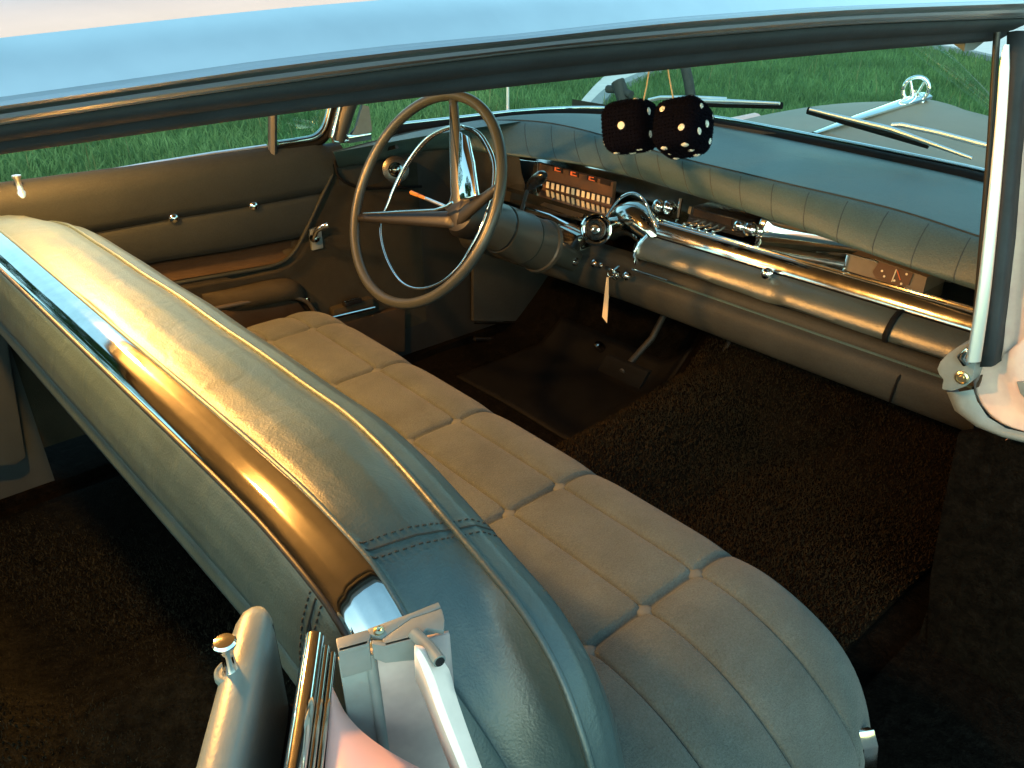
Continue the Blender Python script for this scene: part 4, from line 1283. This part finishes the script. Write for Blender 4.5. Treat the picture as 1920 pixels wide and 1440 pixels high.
tube('cluster_bright_bar', [px(*q, 'x', 1.455) for q in ((988, 394), (1030, 406), (1078, 430))], .008, M['chrome'], dash, 8, flat=(1, .5))
box('switch_panel', px(1040, 455, 'x', 1.44), (.04, .11, .05), M['chrome_worn'], dash, X=(1, 0, .3))
tr = plate('ash_tray', ((1014, 462), (1048, 424), (1080, 440), (1090, 470), (1050, 476)), 1.40, M['chrome_worn'], d=.05, bev=.003)
tube('ash_tray_edge', [px(1014, 460, 'x', 1.398), px(1049, 422, 'x', 1.398)], .004, M['chrome'], tr, 8)
hump = []
for u, v, r in ((1146, 412, .026), (1170, 392, .040), (1196, 390, .046), (1218, 412, .042), (1236, 436, .028)):
    hump.append((px(u, v + 22, 'x', 1.47), r))
tube('dial_hump', spline([h[0] for h in hump], 14), list(np.interp(np.linspace(0, 1, 14), np.linspace(0, 1, 5), [h[1] for h in hump])), M['chrome_worn'], dash, 20)
tube('hump_rim', spline([px(*q, 'x', 1.455) for q in ((1136, 408), (1160, 374), (1186, 362), (1208, 376), (1222, 408), (1232, 425))], 20), .0035, M['chrome'], dash, 8)
dc = px(1118, 430, 'x', 1.40)
dax = Vector((-.80, -.42, .25)).normalized()
dl = lathe('round_dial', dc - dax*.05, dax, [(.020, -.05), (.026, -.01), (.034, .02), (.037, .045), (.0395, .05), (.0395, .054), (.036, .0555), (.030, .051), (.020, .047), (.014, .048), (.013, .058), (.011, .062), (.006, .063), (.0055, .058), (.001, .058)], M['chrome'], dash, 40)
lathe('dial_ring', dc + dax*.0035, dax, [(.026, 0), (.026, .0012), (.023, .0016), (.022, 0)], M['blackp'], dl, 36)
plate('chrome_tongue', ((1190, 455), (1222, 462), (1219, 482), (1186, 472)), 1.42, M['chrome'], d=.02, bev=.002)
for u, v, r in ((1077, 490, .013), (1115, 494, .010), (1128, 498, .007), (1156, 516, .012), (1176, 518, .011)):
    ball(u, v, 1.385, r, 'pull_knob')
tube('slot_trim', [px(*q, 'x', 1.392) for q in ((1186, 505), (1220, 516), (1252, 526))], .004, M['chrome_worn'], dash, 8, flat=(.6, 1))

# ---- far end below the pad: dark fascia, air outlet, lamp switch
fs = []
for i in [k for k in range(120) if lipP[k].y > .56]:
    a = lipP[i]; o_ = Vector((-.35, -.93, 0)) if a.y > .7 else Vector((-1, 0, 0))
    fs.append([a - o_*.012 - Vector((0, 0, .004)), a - o_*.02 - Vector((0, 0, .05)), a - o_*.04 - Vector((0, 0, .10)), a - o_*.06 - Vector((0, 0, .15))])
loft('side_fascia', fs, M['dashlow'], dash)
ov = plate('air_outlet', ((702, 282), (740, 272), (742, 279), (704, 289)), px(720, 280, 'y', .76).x, M['dialdark'], d=.01)
tube('outlet_bar', [px(706, 284, 'y', .755), px(738, 276, 'y', .755)], .002, M['chrome'], ov, 6)
vb = px(742, 318, 'y', .74)
sb = lathe('air_knob', vb, (-.5, -.75, .2), [(.022, -.02), (.022, .0), (.018, .006), (.014, .008), (.013, .014), (.008, .020), (.001, .022)], M['chrome_worn'], dash, 24)
lathe('air_knob_rim', vb, (-.5, -.75, .2), [(.036, -.006), (.036, .001), (.024, .003)], M['blackp'], sb, 24)
tube('fascia_bead', spline([px(*q, 'y', .78) for q in ((628, 300), (632, 325), (648, 342), (680, 352), (730, 352), (790, 350))], 20), .004, M['rubber'], dash, 8)

# ---- key with its hanging tag
kp = px(1146, 508, 'x', 1.36)
key = empty('car_key', kp); tag(key, 'ignition key with a long pale tag hanging below the dash knobs', 'key')
tube('key_blade', [px(1160, 500, 'x', 1.385), px(1150, 508, 'x', 1.365)], .004, M['chrome_worn'], key, 8)
obj('key_loop', ring_bm(bmesh.new(), px(1146, 512, 'x', 1.36), (1, .3, 0), .010, .0015, n=24, m=6), M['chrome_worn'], key)
prism('tag', [px(*q, 'x', 1.358) for q in ((1137, 520), (1141, 520), (1141, 556), (1138, 606), (1129, 594), (1133, 556))], (.002, .001, 0), M['paper'], key)

# ================================================================== pedals
def pedal(name, label, quad, z, n):
    P = [px(u, v, 'z', z + dz) for (u, v), dz in zip(quad, (.03, .03, -.03, -.03))]
    c = sum(P, Vector())/4; o = empty(name, c); tag(o, label, 'pedal')
    nn = (P[1] - P[0]).cross(P[3] - P[0]).normalized()
    if nn.z < 0: nn = -nn
    prism('pad', P, -nn*.014, M['rubber'], o, .003)
    for k in range(n):
        t = (k + .5)/n
        tube('tread_rib', [P[0].lerp(P[3], t) + nn*.001, P[1].lerp(P[2], t) + nn*.001], .0028, M['rubber'], o, 6)
    tube('arm', [c - nn*.014, c + Vector((.10, 0, .06)), c + Vector((.22, 0, .22))], .009, M['darkpanel'], o, 8)


pedal('brake_pedal', 'wide black ribbed brake pedal in the dark footwell', ((1142, 662), (1222, 694), (1204, 726), (1126, 690)), .46, 7)
pedal('accelerator_pedal', 'narrow black ribbed accelerator pedal beside the tunnel', ((1296, 722), (1326, 736), (1276, 812), (1246, 796)), .37, 12)
lathe('dip_switch', px(1122, 648, 'z', .42), (-.7, 0, .7), [(.014, -.02), (.014, 0), (.009, .012), (.001, .013)], M['chrome_worn'], car, 16)

# ================================================================== steering wheel and column
WC = Vector((1.006, .348, .941)); WR = .250; WT = rad(28.7); WY = rad(-1.5)
WN = Vector((-math.cos(WT)*math.cos(WY), math.cos(WT)*math.sin(WY), math.sin(WT))).normalized()
WU = (Vector((0, 0, 1)) - WN*WN.z).normalized(); WV = WN.cross(WU)                # WU up in the wheel plane
wheel = empty('steering_wheel', WC - WN*.05)
tag(wheel, 'large thin tan steering wheel with chrome horn ring', 'steering wheel')


def wp(a, r, h=0): return WC + WU*(math.cos(rad(a))*r) + WV*(math.sin(rad(a))*r) + WN*h
def onw(u, v, h=0):
    """pixel -> point on the wheel plane shifted by h along its axis"""
    d = RC @ Vector((u - 960, 720 - v, -FPX)); o = WC + WN*h
    return CAM + d*((o - CAM).dot(WN)/d.dot(WN))


obj('rim', ring_bm(bmesh.new(), WC, WN, WR - .0118, .0118, WU, 120, 14), M['wheel'], wheel)
# dished hub bar: broad dark spokes to both sides, tan upright spoke with a chrome wedge
hubc = onw(862, 396, -.03)
Lp, Rp, Tp = onw(678, 402, -.004), onw(938, 345, -.004), onw(850, 186, -.002)
def spoke(name, a, b, wa, wb, th, mt, h):
    ax_ = (b - a).normalized(); sd_ = WN.cross(ax_).normalized(); secs = []
    for t in np.linspace(0, 1, 12):
        c = a.lerp(b, t) - WN*(h*math.sin(math.pi*(1 - t)/2)); ww = wa + (wb - wa)*t
        secs.append([c + sd_*ww*math.cos(q)*.5 + WN*th*math.sin(q)*.5 for q in np.linspace(0, 2*math.pi, 14)[:-1]])
    return loft(name, secs, mt, wheel, closed=True, caps=True)


spoke('spoke', hubc - WU*.02, Lp - WU*.01, .042, .018, .016, M['wheel_dark'], .0)
spoke('spoke', hubc - WU*.02, Rp - WU*.006, .042, .020, .016, M['wheel_dark'], .0)
spoke('spoke', hubc, Tp, .044, .022, .018, M['wheel'], .0)
lathe('hub', hubc - WN*.04, WN, [(.045, -.03), (.052, 0), (.055, .025), (.045, .042), (.02, .050), (.001, .052)], M['wheel_dark'], wheel, 28)
cw_ = [onw(*q, .0) for q in ((861, 246), (873, 253), (884, 300), (893, 366), (881, 370), (862, 374), (858, 340))]
prism('chrome_wedge', cw_, -WN*.012, M['chrome'], wheel, .002)
tube('spoke_bright_edge', [onw(*q, .008) for q in ((682, 401), (750, 397), (815, 394), (838, 386), (848, 379))], .0032, M['chrome'], wheel, 8)
tube('spoke_bright_edge', [onw(*q, .004) for q in ((844, 196), (845, 300), (847, 366), (843, 382))], .0018, M['chrome_worn'], wheel, 8)
# horn ring: flattened chrome hoop set behind the rim, flat on the spokes
hr = [(866, 237), (896, 250), (916, 280), (926, 310), (924, 350), (915, 385), (905, 420), (885, 460), (860, 500), (825, 530), (785, 541), (752, 528), (728, 492), (715, 450), (714, 412), (722, 395), (740, 352), (765, 305), (800, 262), (835, 242)]
hp_ = [onw(u, v, -.03) for u, v in hr]
hp_ = spline(hp_ + [hp_[0]], 90)
bm = bmesh.new()
tube_bm(bm, hp_[:22], [.0035 + .0045*math.sin(math.pi*k/21) for k in range(22)], 10, flat=(1.0, .6))
o = obj('horn_ring', bm, M['chrome'], wheel)
tube('horn_ring_lower', hp_[21:68], .0030, M['chrome'], wheel, 8)
tube('horn_ring_upper', hp_[67:], [.0045 + .002*math.sin(math.pi*k/22) for k in range(23)], M['chrome'], wheel, 10, flat=(1, .7))
# column with two black rings, gear lever and indicator stalk
c0 = hubc - WN*.05; c1 = c0 - WN*.46
colm = empty('steering_column', c1); tag(colm, 'tan steering column with black gear knob and indicator stalk behind the wheel', 'steering column')
lathe('column_shroud', c0, -WN, [(.040, 0), (.052, .01), (.055, .06), (.056, .075), (.052, .0755), (.052, .083), (.057, .0835), (.060, .15), (.062, .165), (.058, .1655), (.058, .172), (.060, .1725), (.062, .225), (.066, .228), (.067, .238), (.060, .242), (.030, .245), (.028, .45)], M['column'], colm, 40)
lathe('column_groove', c0 - WN*.0757, -WN, [(.054, 0), (.0545, .0068), (.0535, .0069)], M['blackp'], colm, 32)
lv0 = px(972, 421, 'x', (c0 - WN*.20).x)
gl_ = lathe('lever_collar', lv0 - Vector((.0, .0, .03)), (lv0 - (c0 - WN*.20)).normalized() + Vector((0, 0, 1)), [(.020, -.015), (.019, .02), (.021, .028), (.021, .034), (.016, .036), (.013, .030), (.001, .030)], M['column'], colm, 22)
lx = lv0.x - .012
tube('gear_lever', [px(973, 422, 'x', lx), px(980, 385, 'x', lx - .01), px(988, 356, 'x', lx - .015), px(1000, 346, 'x', lx - .02)], [.006, .0055, .0055, .006], M['chrome_worn'], colm, 10)
tube('gear_knob', spline([px(991, 352, 'x', lx - .018), px(1003, 340, 'x', lx - .022), px(1017, 330, 'x', lx - .028), px(1022, 328, 'x', lx - .03)], 10), [.007, .010, .012, .0135, .014, .0145, .0145, .014, .012, .006], M['blackp'], colm, 16)
stx = hubc.x + .06
tube('indicator_stalk', [px(850, 396, 'x', stx), px(834, 387, 'x', stx), px(798, 372, 'x', stx)], .0045, M['chrome_soft'], colm, 8)
tube('stalk_tip', [px(798, 372, 'x', stx), px(786, 367, 'x', stx), px(771, 361, 'x', stx)], [.004, .0048, .0055], M['amber'], colm, 8)
tube('column_clamp', [px(832, 407, 'x', hubc.x + .1), px(860, 418, 'x', hubc.x + .1), px(882, 428, 'x', hubc.x + .1)], .010, M['darkpanel'], colm, 8)

# ================================================================== hanging plush dice
PIP = {1: [(0, 0)], 2: [(-.5, -.5), (.5, .5)], 3: [(-.55, -.55), (0, 0), (.55, .55)], 4: [(-.5, -.5), (.5, -.5), (-.5, .5), (.5, .5)],
       5: [(-.55, -.55), (.55, -.55), (0, 0), (-.55, .55), (.55, .55)], 6: [(-.5, -.6), (-.5, 0), (-.5, .6), (.5, -.6), (.5, 0), (.5, .6)]}


def die(u, v, x, side, Rm, faces, label, top):
    c = px(u, v, 'x', x); o = empty('plush_die', c); tag(o, label, 'plush die', 'pair of hanging plush dice')
    bm = bmesh.new(); bmesh.ops.create_cube(bm, size=side)
    bmesh.ops.bevel(bm, geom=bm.edges[:], offset=side*.27, segments=6, affect='EDGES', profile=.5)
    bmesh.ops.subdivide_edges(bm, edges=[e for e in bm.edges if e.calc_length() > side*.2], cuts=5, use_grid_fill=True)
    r = np.random.default_rng(int(u))
    for p in bm.verts:
        q = p.co.copy(); p.co *= 1 + .028*math.sin(34*q.x + u)*math.sin(29*q.y)*math.sin(31*q.z + 1) + r.uniform(-.006, .006)
        # pillow the faces a little
        m_ = max(abs(q.x), abs(q.y), abs(q.z))
        p.co *= 1 + .05*(1 - (q.length - side*.5)/(side*.3))
        p.co = c + Rm @ p.co
    bm.normal_update(); fz = []; ff = []
    for f in bm.faces:
        cf_ = f.calc_center_median(); nf = (cf_ - c).normalized()
        for _ in range(max(1, int(f.calc_area()/2.6e-6))):
            w_ = r.uniform(0, 1, len(f.verts)); w_ /= w_.sum()
            q = sum((v.co*wi for v, wi in zip(f.verts, w_)), Vector()); d = (nf + Vector(r.normal(size=3))*.45).normalized(); s_ = d.cross(Vector(r.normal(size=3))).normalized()*.0005
            k = len(fz); fz += [tuple(q - s_), tuple(q + s_), tuple(q + d*r.uniform(.0015, .0035))]; ff.append((k, k + 1, k + 2))
    pyd('plush_fuzz', fz, ff, M['fuzz'], o, False)
    bd = obj('plush_body', bm, M['velvet'], o)
    h = side*.5
    for nrm, up, n in faces:
        N = Vector(nrm); U = Vector(up); V_ = N.cross(U)
        for a, b in PIP[n]:
            p = N*(h*1.035) + U*(a*h*.9) + V_*(b*h*.9)
            if abs(a) > .3: p = p - N*(h*.06)
            lathe('pip', c + Rm @ p, Rm @ N, [(side*.078, -.005), (side*.078, .0018), (side*.05, .0034), (.0003, .0038)], M['pip'], o, 16)
    return o, c


X1, X2 = 1.30, 1.29
def facing(u, v, x, F, Rr):
    """rotation whose -x face looks along F and -y face along Rr, given as (right, up, towards viewer)"""
    c = px(u, v, 'x', x); t = (CAM - c).normalized(); r = Vector((0, 0, 1)).cross(t).normalized(); up_ = t.cross(r)
    f = (r*F[0] + up_*F[1] + t*F[2]).normalized(); g = r*Rr[0] + up_*Rr[1] + t*Rr[2]; g = (g - f*g.dot(f)).normalized()
    return Matrix((-f, -g, f.cross(g))).transposed()


R1 = facing(1183, 238, X1, (-.38, .05, .92), (.90, .16, .35))
R2 = facing(1280, 240, X2, (-.46, .36, .81), (.80, .20, .45))
F1 = [((-1, 0, 0), (0, 0, 1), 1), ((0, -1, 0), (0, 0, 1), 4), ((0, 0, 1), (1, 0, 0), 2), ((0, 0, -1), (1, 0, 0), 5), ((1, 0, 0), (0, 0, 1), 6), ((0, 1, 0), (0, 0, 1), 3)]
F2 = [((-1, 0, 0), (0, 0, 1), 2), ((0, -1, 0), (0, 0, 1), 5), ((0, 0, -1), (0, 1, 0), 6), ((0, 0, 1), (1, 0, 0), 3), ((1, 0, 0), (0, 0, 1), 1), ((0, 1, 0), (0, 0, 1), 4)]
o1, c1_ = die(1183, 238, X1, .098, R1, F1, 'left plush die showing one white pip', 0)
o2, c2_ = die(1280, 240, X2, .094, R2, F2, 'right plush die showing many white pips on two faces', 0)
t1_ = px(1222, 100, 'x', 1.25); t2_ = px(1248, 100, 'x', 1.25); knot = px(1236, -30, 'x', 1.22)
tube('string', [px(1207, 188, 'x', X1), px(1213, 160, 'x', X1), t1_, knot], .0016, M['string'], o1, 6)
tube('string', [px(1263, 188, 'x', X2), px(1256, 150, 'x', X2), t2_, knot], .0016, M['string'], o2, 6)
# inside mirror the dice hang from (above the roof edge line)
mi = empty('rear_view_mirror', knot + Vector((0, 0, .04))); mi.parent = car
box('mirror_housing', knot + Vector((0, 0, .02)), (.02, .20, .05), M['chrome_worn'], mi, bev=.006)
tube('mirror_stem', [knot + Vector((0, 0, .02)), knot + Vector((.05, 0, .05))], .006, M['chrome_worn'], mi)

# ================================================================== courtesy lamps on the roof rails
for (x, y, lab) in ((.27, .590, 'lit warm lamp on the far roof rail, mirrored beside the sky in the seat band'), (.10, -.05, 'lit warm dome lamp above the seat, mirrored near the end of the seat band')):
    s = 1 if y > 0 else -1
    base = Vector((x, y, 1.364 if s > 0 else 1.422)); lo = empty('courtesy_lamp', base); tag(lo, lab, 'lamp', 'courtesy lamps under the roof')
    ax_ = Vector((-.1, -.45, -.9) if s > 0 else (.1, 0, -.99)).normalized()
    lathe('bezel', base, ax_, [(.042, -.02), (.042, .004), (.036, .010), (.031, .008)], M['chrome_worn'], lo, 32)
    lathe('lens', base, ax_, [(.030, .002), (.030, .014), (.025, .027), (.014, .034), (.001, .036)], M['lamp'] if s > 0 else M['lamp_dim'], lo, 32)
